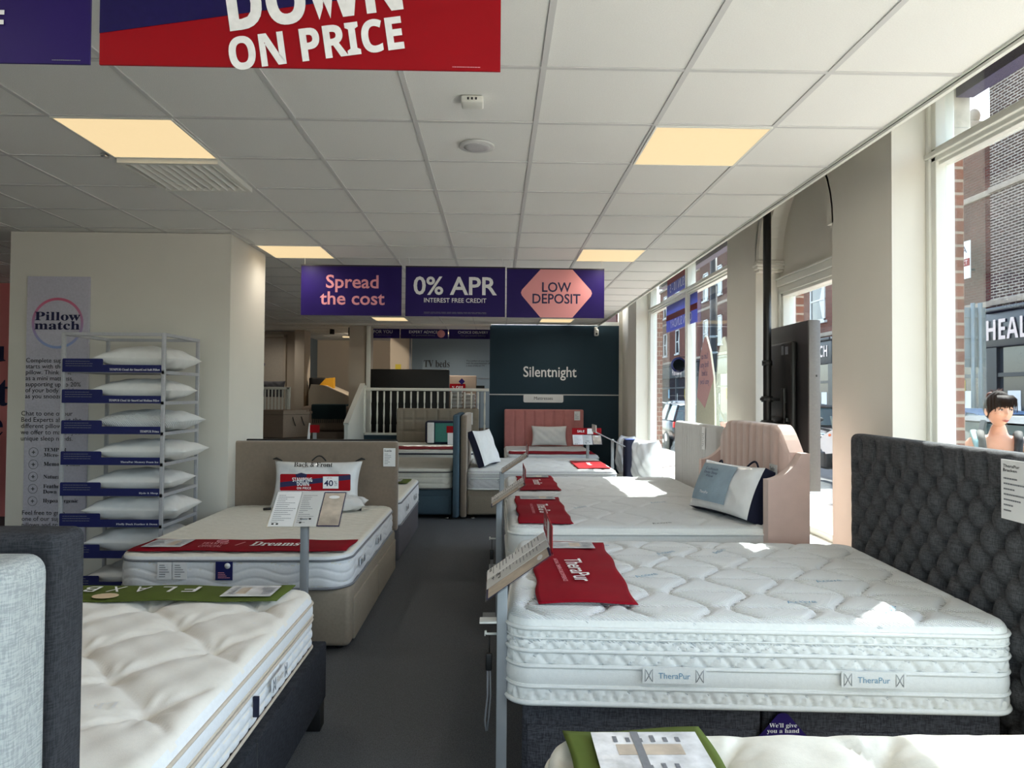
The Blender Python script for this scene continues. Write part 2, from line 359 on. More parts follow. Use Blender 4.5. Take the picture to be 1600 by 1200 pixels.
# quilting patterns
def q_ogee(px=.27, py=.52, amp=.085, depth=.016, wd=.018):
    def fn(X, Y):
        best = np.full(X.shape, 9.); kk = np.round(X/px)
        for dk in (-1, 0, 1):
            k = kk+dk; best = np.minimum(best, abs(X-(k*px+np.where(k % 2 == 0, 1, -1)*amp*np.sin(2*PI*Y/py))))
        cell = np.floor(X/px); ph = np.where(cell % 2 == 0, .25, .75)
        yy = (Y/py-ph+.5) % 1-.5; best = np.minimum(best, abs(yy+.04*np.sin(X/px*PI))*py+.006)
        yy2 = (Y/py-ph) % 1-.5
        best = np.minimum(best, abs(yy2)*py+.012)
        return -depth*np.exp(-best/wd)
    return fn
def q_tuft(px=.24, py=.26, depth=.03, ox=0., oy=0.):
    def fn(X, Y):
        out = np.zeros(X.shape); j0 = np.round((Y-oy)/(py/2))
        for dj in (-2, -1, 0, 1, 2):
            j = j0+dj; xo = np.where(j % 2 == 0, 0., px/2)+ox
            i0 = np.round((X-xo)/px)
            for di in (-1, 0, 1):
                cx, cy = (i0+di)*px+xo, j*py/2+oy; dx, dy = X-cx, Y-cy; rr = np.sqrt(dx*dx+dy*dy)+1e-6; an = np.arctan2(dy, dx)
                out = out-depth*np.exp(-rr/.035)*.9-.009*np.exp(-((rr-.07)/.04)**2)*(.5+.5*np.sin(an*9+cx*17+cy*5))
        # creases linking neighbouring tufts
        a = (X-ox)/px+(Y-oy)/py; b = (X-ox)/px-(Y-oy)/py
        for t in (a, b):
            d = abs((t+.5) % 1-.5)*px*.7; out = out-depth*.55*np.exp(-d/.018)
        return out+.004*np.sin(X*37+Y*11)*np.sin(Y*29)
    return fn
def q_diam(p=.13, depth=.006, wd=.012):
    def fn(X, Y):
        a, b = (X/p+Y/(p*.6)), (X/p-Y/(p*.6)); d = np.minimum(abs((a+.5) % 1-.5), abs((b+.5) % 1-.5))*p*.5
        return -depth*np.exp(-d/wd)
    return fn
def q_button(px=.175, pz=.17, depth=.05, zmax=9.):
    def fn(X, Y):
        a = X/px+Y/pz; b = X/px-Y/pz
        d1, d2 = abs((a+.5) % 1-.5), abs((b+.5) % 1-.5)
        h = 1-(1-np.clip(d1*2, 0, 1))**2.2*.5-(1-np.clip(d2*2, 0, 1))**2.2*.5
        rr = np.sqrt(d1**2+d2**2); h = h-.75*np.exp(-(rr/.14)**2)
        # above the top row of buttons only upright pleats
        da = abs((X/px+.5) % 1-.5); pl = 1-.75*np.exp(-da/.09)
        t = np.clip((Y-zmax)/.05+.5, 0, 1)
        return depth*((h-1)*(1-t)+(pl-1)*t*1.15)
    return fn
def q_vert(p=.1, depth=.012, wd=.01):
    def fn(X, Y): return -depth*np.exp(-abs((X/p+.5) % 1-.5)*p/wd)
    return fn
def q_square(p=.19, depth=.012, oy=0):
    def fn(X, Y):
        return -depth*np.exp(-np.minimum(abs((X/p+.5) % 1-.5), abs(((Y-oy)/p+.5) % 1-.5))*p/.01)
    return fn
def s_bands(bands):
    """bands: (t0, t1, kind, size) on the side, t from 0 at the bottom to 1 at the top"""
    def fn(s, t, P):
        o = np.zeros(len(s)); tt = t[0]
        for t0, t1, kind, sz in bands:
            if t0 <= tt <= t1:
                v = (tt-t0)/(t1-t0); bulge = math.sqrt(max(0, 1-(2*v-1)**2)); o += .010*bulge-.004
                if kind == 'diamond':
                    a, b = s/sz+v, s/sz-v; d = np.minimum(abs((a+.5) % 1-.5), abs((b+.5) % 1-.5)); o = o-.007*np.exp(-d/.06)
                elif kind == 'zig':
                    d = abs(abs((s/sz) % 1*2-1)-v); o = o-.013*np.exp(-d/.16)
                elif kind == 'wave':
                    d = abs((v*3-.35*np.sin(s/sz*2*PI)+.5) % 1-.5); o = o-.006*np.exp(-d/.1)
                elif kind == 'pocket':
                    d = np.minimum(abs((s/sz+.5) % 1-.5)*sz, abs((v*3+.5) % 1-.5)*.07); o = o-.011*np.exp(-d/.012)
                elif kind == 'slant':
                    d = abs((s/sz+v*2+.5) % 1-.5); o = o-.006*np.exp(-d/.1)
        return o
    return fn
def make_mattress(name, x0, x1, y0, y1, z0, z1, label, m_top, topfn, bands, rims, m_rim, rc=.11, er=.035, res=.022, rot=0., m_side=None, group=None, n=30, wob=None):
    L, W = x1-x0, y1-y0; cx, cy = (x0+x1)/2, (y0+y1)/2
    t = thing(name, (cx, cy, z0), label, 'mattress', group)
    mb = place(slab(L, W, z0, z1, rc, er, topfn, s_bands(bands), res, n), cx, cy, rot)
    o = obj('cover', mb, m_top, t, fix=False)
    if m_side:
        o.data.materials.append(m_side)
        for p in o.data.polygons:
            if abs(p.normal.z) < .5: p.material_index = 1
    for zr, rr in rims:
        obj('piping', place(rim(L, W, rc, z0+max((z1-er-z0)*zr, rr), rr, .003, wob=wob), cx, cy, rot), m_rim, t)
    return t
def make_runner(name, x0, x1, y0, y1, z, m, label, cat='bed runner', rot=0., cx=0, cy=0, seed=0, amp=.004):
    nx, ny = 24, 40; V = []; xs = np.linspace(x0, x1, nx); ys = np.linspace(y0, y1, ny)
    def h(x, y): return z+amp*(math.sin(x*13+seed)+math.sin(y*17+seed*2)+math.sin((x+y)*8))*.6
    for dz in (0.0035, 0):
        for x in xs:
            for y in ys:
                V.append((x+.006*math.sin(y*15+seed), y+.006*math.sin(x*14+seed), h(x, y)+dz))
    F = []; N = nx*ny
    for i in range(nx-1):
        for j in range(ny-1):
            a = i*ny+j; F.append((a, a+ny, a+ny+1, a+1)); F.append((N+a, N+a+1, N+a+ny+1, N+a+ny))
    for i in range(nx-1):
        for j in (0, ny-1):
            a, b = i*ny+j, (i+1)*ny+j; F.append((a, N+a, N+b, b) if j == 0 else (a, b, N+b, N+a))
    for j in range(ny-1):
        for i in (0, nx-1):
            a, b = i*ny+j, i*ny+j+1; F.append((a, b, N+b, N+a) if i == 0 else (a, N+a, N+b, b))
    mb = MB(); mb.add(V, F, True)
    if rot: mb.xf(lambda v: Vector((cx, cy, 0))+Matrix.Rotation(rot, 3, 'Z')@(v-Vector((cx, cy, 0))))
    t = thing(name, base_loc(mb.v), label, cat)
    obj('band', mb, m, t); return t
def make_pillow(name, W, H, T, m, label, mapfn, gusset=None, group=None, lump=.01, seed=1, cat='pillow', sharp=3.0):
    """W x H pillow of thickness T; mapfn takes local (x,y,z) to the place"""
    n = 26; rr = np.linspace(-1, 1, n); A, B = np.meshgrid(rr, rr, indexing='ij')
    pin = 1-.07*(1-abs(A)**2)*abs(B)**3; pin2 = 1-.07*(1-abs(B)**2)*abs(A)**3
    X, Y = A*W/2*pin2, B*H/2*pin
    h = np.power(np.clip((1-abs(A)**sharp)*(1-abs(B)**sharp), 0, 1), .5)*T/2
    wr = lump*(np.sin(A*7+seed)*np.sin(B*5+seed*2)+.5*np.sin(A*13+B*9+seed))*np.clip(h/(T/2), 0, 1)
    g = T*.5*.55 if gusset else .002
    V = []; 
    for s_ in (1, -1):
        for i in range(n):
            for j in range(n): V.append((X[i, j], Y[i, j], s_*(g+h[i, j]*(1 if not gusset else .5)+wr[i, j])))
    F = []; N = n*n
    for i in range(n-1):
        for j in range(n-1):
            a = i*n+j; F.append((a, a+n, a+n+1, a+1)); F.append((N+a, N+a+1, N+a+n+1, N+a+n))
    per = [i*n for i in range(n)]+[(n-1)*n+j for j in range(1, n)]+[i*n+n-1 for i in range(n-2, -1, -1)]+[j for j in range(n-2, 0, -1)]
    edge = [(per[k], N+per[k], N+per[(k+1) % len(per)], per[(k+1) % len(per)]) for k in range(len(per))]
    mb = MB(); mb.add(V, F, True)
    if not gusset: mb.add([], [tuple(i-0 for i in q) for q in []]); mb.f += edge; mb.sm += [True]*len(edge)
    mb.v = [tuple(mapfn(v)) for v in mb.v]
    if gusset:
        t = thing(name, base_loc(mb.v), label, cat, group); obj('cover', mb, m, t)
        g2 = MB(); vv = [V[i] for i in per]+[V[N+i] for i in per]; k = len(per)
        g2.add([tuple(mapfn((v[0]*1.004, v[1]*1.004, v[2]))) for v in vv], [(i, k+i, k+(i+1) % k, (i+1) % k) for i in range(k)], True)
        obj('gusset', g2, gusset, t); return t
    return obj(name, mb, m, None, label, cat, group)
def frame_map(c, X, Y, Z):
    c, X, Y, Z = Vector(c), Vector(X).normalized(), Vector(Y).normalized(), Vector(Z).normalized()
    return lambda v: c+X*v[0]+Y*v[1]+Z*v[2]

# ================================================================== THE ROOM
CZ = 2.908; XE = 1.975; XG = 2.48; FAR = 13.72; BZ = .78
struct('floor', MB().box(-9, 2.62, -2.7, FAR+.2, -.12, 0), CARPET)
struct('floor_raised', MB().box(-9, -2.62, 12.05, 21, -.11, BZ).box(-2.62, 2.6, FAR+.02, 21, -.11, BZ), mat('brown_grey_carpet', (92, 86, 80), 1, bump=('noise', 500, .8), var=(200, .25), spec=.05))
struct('wall_left', MB().box(-9.2, -9, -2.7, 21, -.1, 4.2), WALL)
struct('wall_rear', MB().box(-9.2, 2.75, -2.9, -2.7, -.1, .4).box(-9.2, 2.75, -2.9, -2.7, 2.8, 4.2).box(-9.2, -3.2, -2.9, -2.7, .4, 2.8).box(2.2, 2.75, -2.9, -2.7, .4, 2.8), WALL)
wr_ = struct('fill_window', MB().box(-3.2, 2.2, -2.86, -2.76, .4, .46).box(-3.2, 2.2, -2.86, -2.76, 2.74, 2.8).box(-3.2, -3.12, -2.86, -2.76, .4, 2.8).box(-1.3, -1.22, -2.86, -2.76, .4, 2.8), WHITE)  # unseen glazing added behind the camera to let in fill daylight
obj('pane', MB().box(-3.2, 2.2, -2.82, -2.814, .4, 2.8), GLASS, wr_)
struct('wall_end', MB().box(-9.2, 2.75, 21, 21.2, -.1, 4.2), WALL)
# ceiling: tiled slab with a real grid of bars, light and grille openings simply covered by their panels
struct('ceiling', MB().box(-9, XE-.03, -2.7, FAR-.04, CZ+.006, CZ+.08), TILE)
g = MB()
x = .19-.6*15
while x < XE-.1:
    g.box(x-.012, x+.012, -2.7, FAR-.04, CZ, CZ+.0055); x += .6
y = 2.92-.6*9
while y < FAR-.05:
    g.box(-9, XE-.03, y-.011, y+.011, CZ+.0005, CZ+.0055); y += .6
struct('trim_1', g, TBAR)
struct('trim_2', MB().box(XE-.03, XE-.022, -2.7, FAR-.04, CZ-.004, CZ+.08).box(XE-.02, XE, -2.7, FAR-.04, CZ-.02, CZ+.1), WHITE)
struct('trim_3', MB().box(XE-.0225, XE-.0195, -2.7, FAR-.04, CZ-.006, CZ+.06).box(XE+.0, XE+.012, -2.7, FAR-.04, CZ+.02, CZ+.09), GAP)
struct('ceiling_void', MB().box(1.5, 2.8, -2.9, FAR+.3, 3.95, 4.2).box(1.5, 1.55, -2.9, FAR+.2, CZ+.08, 3.95), WALL)
struct('ceiling_far', MB().box(-9, 2.6, FAR+.06, 21, CZ+.006, CZ+.08), TILE)
g = MB()
for k in range(16): g.box(-9+.19+k*.6-.012, -9+.19+k*.6+.012, FAR+.07, 21, CZ, CZ+.0055)
for k in range(12): g.box(-9, 2.6, 14.3+k*.6-.012, 14.3+k*.6+.012, CZ+.0005, CZ+.0055)
struct('trim_4', g, TBAR)
# piers, apron and arch of the window wall
PX = 2.25
struct('wall_right_pier_a', MB().box(PX, XG+.05, 3.98, 4.7, 0, 3.95), WALL)
struct('wall_right_pier_b', MB().box(PX, XG+.05, 6.1, 6.86, 0, 3.95), WALL)
struct('wall_right_pier_c', MB().box(PX, XG+.05, 11.35, 12.05, 0, 3.95).box(XG-.03, XG+.05, 12.05, FAR+.2, 0, 3.95), WALL)
struct('wall_right_apron', MB().box(XG-.1, XG+.12, -2.7, 3.98, 0, .5).box(XG-.02, XG+.12, 4.7, 6.1, 0, .5).box(XG-.1, XG+.12, 6.86, 11.35, 0, .33), WHITE)
struct('wall_right_head', MB().box(XG-.02, XG+.12, 4.7, 6.1, 2.53, 3.95).box(XG, XG+.12, -2.7, 3.98, 3.6, 3.95).box(XG, XG+.12, 6.86, 11.35, 3.6, 3.95), WALL)
# outside brickwork of the piers, sign fascia above the shop front
BR1 = brick('red_brick_pier', (128, 74, 58), (104, 58, 46), (150, 138, 126), ms=.008)
struct('wall_right_brick', MB().box(XG+.11, XG+.2, 4.0, 4.68, -.05, 3.02).box(XG+.11, XG+.2, 6.12, 6.84, -.05, 3.02).box(XG+.11, XG+.2, 11.37, 14, -.05, 3.02), BR1)
struct('trim_5', MB().box(XG+.1, XG+.3, 3.97, 4.7, 3.02, 3.1, .01).box(XG+.1, XG+.24, 3.99, 4.69, 3.1, 3.9, .01).box(XG+.1, XG+.3, 6.1, 6.86, 3.02, 3.1, .01).box(XG+.1, XG+.24, 6.1, 6.86, 3.1, 3.9, .01), mat('weathered_stone', (196, 190, 178), .9, var=(9, .25)))
struct('trim_6', MB().box(XG+.14, XG+.24, -2.7, 3.97, 3.27, 4.3).box(XG+.14, XG+.24, 6.86, 11.4, 3.27, 4.3).box(XG+.05, XG+.24, -2.7, 14, 4.2, 4.3), mat('fascia_purple', (46, 32, 74), .5))
# arch in the bay: moulded capital and curved soffit
g = MB()
ang = [PI*k/20 for k in range(21)]
ro, ri, yc, zc = .70, .60, 5.4, 2.72
for k in range(20):
    for (ra, rb, xa, xb) in ((ri+.03, ro+.02, PX-.0, XG-.02), (ri-.03, ri+.03, PX+.05, PX+.13)):
        p = [(yc+q*math.cos(a), zc+q*math.sin(a)) for a in (ang[k], ang[k+1]) for q in (ra, rb)]
        g.add([(xa, *p[0]), (xa, *p[1]), (xa, *p[3]), (xa, *p[2]), (xb, *p[0]), (xb, *p[1]), (xb, *p[3]), (xb, *p[2])], [(0, 1, 2, 3), (4, 7, 6, 5), (0, 4, 5, 1), (1, 5, 6, 2), (2, 6, 7, 3), (3, 7, 4, 0)])
# spandrel wall above the arch
for k in range(20):
    a, b = ang[k], ang[k+1]; ya, yb = yc+ro*math.cos(a), yc+ro*math.cos(b)
    za, zb = zc+ro*math.sin(a), zc+ro*math.sin(b)
    g.add([(PX, ya, za), (PX, yb, zb), (PX, yb, 3.95), (PX, ya, 3.95), (XG-.02, ya, za), (XG-.02, yb, zb), (XG-.02, yb, 3.95), (XG-.02, ya, 3.95)], [(0, 1, 2, 3), (4, 7, 6, 5), (0, 4, 5, 1)])
struct('wall_right_arch', g, WALL)
g = MB()
for y0 in (6.02,):
    for dz, ex in ((0, .0), (.025, .02), (.05, .035), (.075, .02)): g.box(PX-ex, XG-.02, y0-ex*(y0 > 5), y0+.08+ex*(y0 < 5), 2.62+dz, 2.645+dz, .006)
struct('trim_7', g, WALL)
# windows
def window(n, y0, y1, z0, z1, mull, transom, post=.055, deep=.09):
    fr = MB()
    for y in (y0, y1): s_ = 1 if y == y0 else -1; fr.box(XG-.02, XG+deep, y, y+s_*post*1.3, z0, z1, .006); fr.box(XG-.035, XG+.0, y, y+s_*post*.6, z0, z1, .004)
    for y in mull: fr.box(XG-.02, XG+deep, y-post*.7, y+post*.7, z0, z1, .006); fr.box(XG-.035, XG, y-post*.35, y+post*.35, z0, z1, .004)
    fr.box(XG-.04, XG+deep, y0, y1, z0, z0+post, .006).box(XG-.02, XG+deep, y0, y1, z1-post, z1, .006)
    if transom: fr.box(XG-.02, XG+deep, y0, y1, transom-.02, transom+.06, .006).box(XG-.045, XG, y0, y1, transom+.005, transom+.035, .006).box(XG+.0, XG+deep-.02, y0, y1, transom-.04, transom, .004)
    o = struct(n, fr, WHITE)
    gm = MB().box(XG+.035, XG+.041, y0+.02, y1-.02, z0+.02, z1-.02)
    obj('pane', gm, GLASS, o)
    return o
window('window_1', -2.6, 3.98, .5, 3.6, [-.4, 1.75], 2.90)
window('window_2', 4.7, 6.1, .5, 2.47, [], None)
window('window_3', 6.86, 11.35, .33, 3.6, [9.12], 2.90)
struct('trim_8', MB().box(XG-.05, XG-.02, 4.7, 6.1, 2.5, 2.56, .008).box(XG-.035, XG-.02, 4.7, 6.1, 2.44, 2.5, .008).box(XG-.06, XG-.02, 4.7, 6.1, 2.56, 2.575, .004), WHITE)
struct('trim_9', MB().box(PX, XG-.03, -2.7, 3.98, .46, .5, .01).box(PX, XG-.02, 4.7, 6.1, .46, .5, .01).box(PX, XG-.1, 6.86, 11.35, .3, .33, .01).box(1.9, PX, 10.9, 11.6, 0, .28, .01), WHITE)
# far navy wall with its rail, lettering and plaque
struct('wall_far', MB().box(-.12, 2.38, FAR-.02, FAR+.14, 0, CZ+.0).box(-2.5, -.12, FAR-.12, FAR+.0, 0, BZ-.01), NAVYW)
struct('wall_far_return', MB().box(2.38, XG+.1, FAR, FAR+.1, 0, 3.95), WALL)
struct('trim_10', MB().box(-.12, 2.38, FAR-.03, FAR-.02, 1.553, 1.573), TBAR)
struct('trim_11', MB().box(-9, -.1, FAR-.06, FAR+.06, CZ-.03, CZ+.09), WALL)
fx, fy = (1, 0, 0), (0, 0, 1)
tag(text('wall_lettering', 'Silentnight', WTXT, None, (1.045, FAR-.025, 1.975), fx, fy, width=1.03, height=.27, off=.010), 'large white lettering on the navy far wall reading Silentnight', 'lettering')
t = thing('wall_plaque', (.92, FAR-.03, 1.41), 'small white Mattresses plaque below the rail on the navy far wall', 'plaque')
obj('plate', quad_on((.92, FAR-.025, 1.49), fx, fy, .77, .155, .004, .006, .03), PAPER, t)
text('lettering', 'Mattresses', BTXT, t, (.92, FAR-.036, 1.495), fx, fy, width=.36)
t = thing('security_camera', (1.93, FAR-.1, 2.72), 'small white security camera high on the navy far wall', 'camera')
obj('mount', MB().box(1.90, 1.96, FAR-.06, FAR-.02, 2.8, 2.88, .01), WHITE, t); obj('body', MB().box(1.89, 1.97, FAR-.14, FAR-.04, 2.70, 2.83, .02), WHITE, t)
obj('lens', MB().lathe([(.02, -.003), (.02, .003)], (1.93, FAR-.142, 2.74), 12, 'y'), BLACK, t)

# left pillar with banner, pink wall beyond
struct('wall_left_pillar', MB().box(-4.11, -2.262, 6.08, 6.98, 0, CZ), WALL)
struct('wall_left_pink', MB().box(-9, -5.2, 9.0, 9.1, 0, CZ), PINKW)
for s_, z, wd, px in (('you', 1.98, .62, -6.42), ('-fit', 1.55, .62, -6.36), ('me', 1.1, .55, -6.40)):
    tag(text('wall_lettering', serif(s_), NTXT, None, (px, 8.99, z), fx, fy, width=wd), 'navy lettering on the pink wall, the part reading '+{'you': 'ou at the top', '-fit': 'a dash and letter', 'me': 'me at the bottom'}[s_], 'lettering')
t = thing('display_chair', (-5.75, 7.6, 0), 'black chair with white seat shell beside the pink wall', 'chair')
obj('seat', MB().box(-6.1, -5.6, 7.35, 7.85, .42, .5, .03), BLACK, t); obj('backrest', MB().box(-6.1, -5.55, 7.83, 7.9, .45, 1.15, .03), BLACK, t)
obj('shell', MB().box(-5.62, -5.5, 7.3, 7.8, .5, .92, .04), WHITE, t)
for dx in (-6.05, -5.62):
    for dy in (7.4, 7.8): obj('leg', MB().bar((dx, dy, 0), (dx, dy, .43), .035), BLACK, t)
t = thing('pillow_match_banner', (-3.69, 6.05, 0), 'tall white Pillow match banner hung on the beige pillar', 'banner')
bx = -3.69
obj('panel', MB().box(-3.948, -3.432, 6.055, 6.075, .2, 2.525), BANN, t)
N_ = 48; ring = MB(); RC = (bx, 6.052, 2.13)
for k in range(N_):
    a, b = 2*PI*k/N_, 2*PI*(k+1)/N_
    ring.add([(RC[0]+q*math.cos(tt), RC[1], RC[2]+q*math.sin(tt)) for tt in (a, b) for q in (.193, .215)], [(0, 1, 3, 2)])
rm = mat('ring_gradient', (200, 120, 140), .5); nn = rm.node_tree; bb = nn.nodes['Principled BSDF']; tc = nn.nodes.new('ShaderNodeTexCoord'); sp = nn.nodes.new('ShaderNodeSeparateXYZ'); mr = nn.nodes.new('ShaderNodeMapRange'); cr_ = nn.nodes.new('ShaderNodeValToRGB')
nn.links.new(tc.outputs['Object'], sp.inputs[0]); nn.links.new(sp.outputs[2], mr.inputs[0]); mr.inputs[1].default_value = 1.95; mr.inputs[2].default_value = 2.32; nn.links.new(mr.outputs[0], cr_.inputs[0])
cr_.color_ramp.elements[0].color = sr((150, 168, 214))+(1,); cr_.color_ramp.elements[1].color = sr((214, 110, 140))+(1,); nn.links.new(cr_.outputs[0], bb.inputs['Base Color'])
obj('ring', ring, rm, t)
text('heading', serif('Pillow\nmatch'), NTXT, t, (bx, 6.052, 2.15), fx, fy, width=.38, height=.15, off=.008, space=.75)
def para(lines, z, hh): text('paragraph', lines, BTXT, t, (bx-.025, 6.052, z), fx, fy, height=hh, align='LEFT', space=.95)
para('Complete support\nstarts with the right\npillow. Think of it\nas a mini mattress,\nsupporting up to 20%\nof your body weight\nas you snooze.', 1.66, .35)
para('Chat to one of our\nBed Experts about the\ndifferent pillow types\nwe offer to match your\nunique sleep needs.', 1.26, .26)
para('Feel free to grab\none of our super cosy\npillows and try it with\nany mattress.', .46, .2)
for k, s_ in enumerate(('TEMPUR\nMicro-Cushions', 'Memory Foam', 'Natural', 'Feather and\nDown', 'Hypoallergenic')):
    zz = 1.045-.102*k
    wds = (.30, .3, .15, .24, .29)[k]
    text('list_entry', serif(s_), BTXT, t, (-3.78+wds/2, 6.052, zz), fx, fy, width=wds, align='LEFT')
    c = MB()
    for j in range(20):
        a, b = 2*PI*j/20, 2*PI*(j+1)/20
        c.add([(-3.868+q*math.cos(tt), 6.0535, zz+q*math.sin(tt)) for tt in (a, b) for q in (.036, .040)], [(0, 1, 3, 2)])
    c.box(-3.882, -3.854, 6.0525, 6.0535, zz-.004, zz+.004); c.box(-3.872, -3.864, 6.0525, 6.0535, zz-.014, zz+.014)
    obj('icon', c, GTXT, t)

# ceiling fittings -------------------------------------------------
def ceiling_light(x, y, label, far=False):
    t = thing('ceiling_light', (x, y, CZ-.012), label, 'ceiling light', 'square lit ceiling panels')
    obj('frame', MB().box(x-.298, x+.298, y-.298, y-.288, CZ-.006, CZ+.003).box(x-.298, x+.298, y+.288, y+.298, CZ-.006, CZ+.003).box(x-.298, x-.288, y-.2878, y+.2878, CZ-.0058, CZ+.003).box(x+.288, x+.298, y-.2878, y+.2878, CZ-.0058, CZ+.003), WHITE, t)
    obj('diffuser', MB().box(x-.288, x+.288, y-.288, y+.288, CZ-.004, CZ+.002), LAMP, t)
    lamp_fill_light(x, y, CZ-.012, 12)
def lamp_fill_light(x, y, z, e, col=(1, .93, .82)):  # output of the panels, also used for added fill spots
    l = bpy.data.lights.new('lamp_fill_output', 'SPOT'); l.energy = e; l.color = col; l.spot_size = math.radians(165); l.spot_blend = 1; l.shadow_soft_size = 0
    o = bpy.data.objects.new('lamp_fill_output', l); COL.objects.link(o); o.location = (x, y, z)
LAMP = mat('lit_diffuser', (90, 84, 70), .6, emit=((255, 226, 174), .66))
ceiling_light(1.09, 3.82, 'large lit square ceiling panel nearest the shop windows, front right')
ceiling_light(-1.91, 3.82, 'large lit square ceiling panel at the left beside the louvred grille')
ceiling_light(1.09, 6.82, 'lit ceiling panel just above the LOW DEPOSIT sign')
ceiling_light(-1.91, 6.82, 'lit ceiling panel just above the Spread the cost sign')
ceiling_light(1.09, 12.82, 'small far lit ceiling panel below the LOW DEPOSIT sign')
ceiling_light(-1.91, 12.82, 'small far lit ceiling panel seen below the Spread the cost sign')
ceiling_light(-.95, 15.6, 'lit ceiling panel farthest away, over the TV beds wall')
for px_, py_ in ((1.09, .82), (-1.91, .82), (-4.91, .82), (-4.91, 3.82), (-4.91, 9.82)): ceiling_light(px_, py_, 'lit square ceiling panel outside the view, '+('right front', 'left front', 'far left front', 'far left middle', 'far left back')[int(py_ > 1)+int(py_ > 5)+2 if px_ < -3 else int(px_ < 0)])
t = thing('air_grille', (-1.91, 4.42, CZ-.03), 'white louvred air grille behind the left lit ceiling panel', 'air grille')
obj('frame', MB().box(-2.2, -1.62, 4.13, 4.16, CZ-.03, CZ+.004).box(-2.2, -1.62, 4.68, 4.71, CZ-.03, CZ+.004).box(-2.2, -2.17, 4.1605, 4.6795, CZ-.0298, CZ+.004).box(-1.65, -1.62, 4.1605, 4.6795, CZ-.0298, CZ+.004), WHITE, t)
obj('duct', MB().box(-2.17, -1.65, 4.16, 4.68, CZ-.001, CZ+.004), GTXT, t)
for k in range(10):
    xx = -2.14+k*.052
    m_ = MB(); m_.add([(xx, 4.16, CZ-.03), (xx+.016, 4.16, CZ-.002), (xx+.020, 4.16, CZ-.002), (xx+.004, 4.16, CZ-.03), (xx, 4.68, CZ-.03), (xx+.016, 4.68, CZ-.002), (xx+.020, 4.68, CZ-.002), (xx+.004, 4.68, CZ-.03)], [(0, 1, 5, 4), (2, 3, 7, 6), (0, 3, 2, 1), (4, 5, 6, 7), (0, 4, 7, 3), (1, 2, 6, 5)])
    obj('slat', m_, WHITE, t)
t = thing('ceiling_speaker', (-.112, 3.85, CZ-.012), 'round grey flush ceiling speaker', 'speaker')
obj('rim', MB().lathe([(.096, CZ+.003), (.098, CZ-.006), (.09, CZ-.010)], (-.112, 3.85, 0), 32), TBAR, t)
obj('grille', MB().lathe([(.088, CZ-.008), (.05, CZ-.013), (.002, CZ-.014)], (-.112, 3.85, 0), 32), mat('speaker_mesh', (196, 196, 198), .6, bump=('noise', 900, .6)), t)
t = thing('ceiling_sensor', (-.117, 3.245, CZ-.03), 'small white rectangular sensor box on the ceiling', 'sensor')
obj('housing', MB().box(-.168, -.066, 3.2, 3.29, CZ-.028, CZ+.004, .008), WHITE, t)
for xx in (-.135, -.117, -.099): obj('led', MB().box(xx-.004, xx+.004, 3.196, 3.2, CZ-.018, CZ-.008), BTXT, t)
t = thing('spotlight_clip', (-2.12, 4.07, CZ-.02), 'tiny metal clip on a ceiling bar beside the grille', 'clip')
obj('clip_body', MB().box(-2.25, -2.22, 4.05, 4.09, CZ-.02, CZ+.001, .004), CHROME, t)

# hanging signs
def hang_sign(x0, x1, y, z0, z1, label, m=NAVY):
    t = thing('hanging_sign', ((x0+x1)/2, y, z0), label, 'hanging sign', 'rectangular printed boards hung from the ceiling')
    obj('board', MB().box(x0, x1, y, y+.006, z0, z1), m, t)
    obj('rail', MB().box(x0, x1, y-.004, y+.010, z1-.012, z1), BLACK if y > 3 else STEELP, t)
    for xx in (x0+.03, x1-.03):
        obj('cord', MB().tube([(xx, y+.003, z1-.03), (xx+.006, y+.003, (z1+CZ)/2), (xx, y+.003, CZ+.001)], .0025, 6), PAPER, t)
    return t
SY = 7.07
t = hang_sign(-1.937, -.943, SY, 2.33, 2.832, 'purple hanging sign reading Spread the cost in pink')
text('lettering', 'Spread\nthe cost', PTXT, t, (-1.43, SY, 2.585), fx, fy, width=.64, height=.30, off=.016, space=.9)
t = hang_sign(-.905, .087, SY, 2.328, 2.830, 'purple hanging sign reading 0% APR interest free credit')
text('lettering', '0% APR', WTXT, t, (-.41, SY, 2.635), fx, fy, width=.83, height=.185, off=.018)
text('small_lettering', 'INTEREST FREE CREDIT', WTXT, t, (-.41, SY, 2.49), fx, fy, width=.62, height=.045, off=.008)
obj('fine_print', lines_on((-.41, SY, 2.365), fx, fy, .63, .02, 2, frac=(.95, .99)), GTXT, t)
t = hang_sign(.102, 1.079, SY, 2.325, 2.822, 'purple hanging sign reading LOW DEPOSIT in a pink hexagon')
cx, zc_ = .60, 2.574
hexp = [(-.356, .0), (-.345, -.03), (-.16, -.246), (.16, -.246), (.345, -.03), (.356, 0), (.345, .03), (.16, .236), (-.16, .236), (-.345, .03)]
obj('hexagon', plate(hexp, (cx, SY-.001, zc_), (1, 0, 0), (0, 0, 1), (0, -1, 0), .001), PINKS, t)
text('lettering', 'LOW\nDEPOSIT', NTXT, t, (cx+.0, SY-.002, zc_+.0), fx, fy, width=.48, height=.215, off=.014, space=.85)
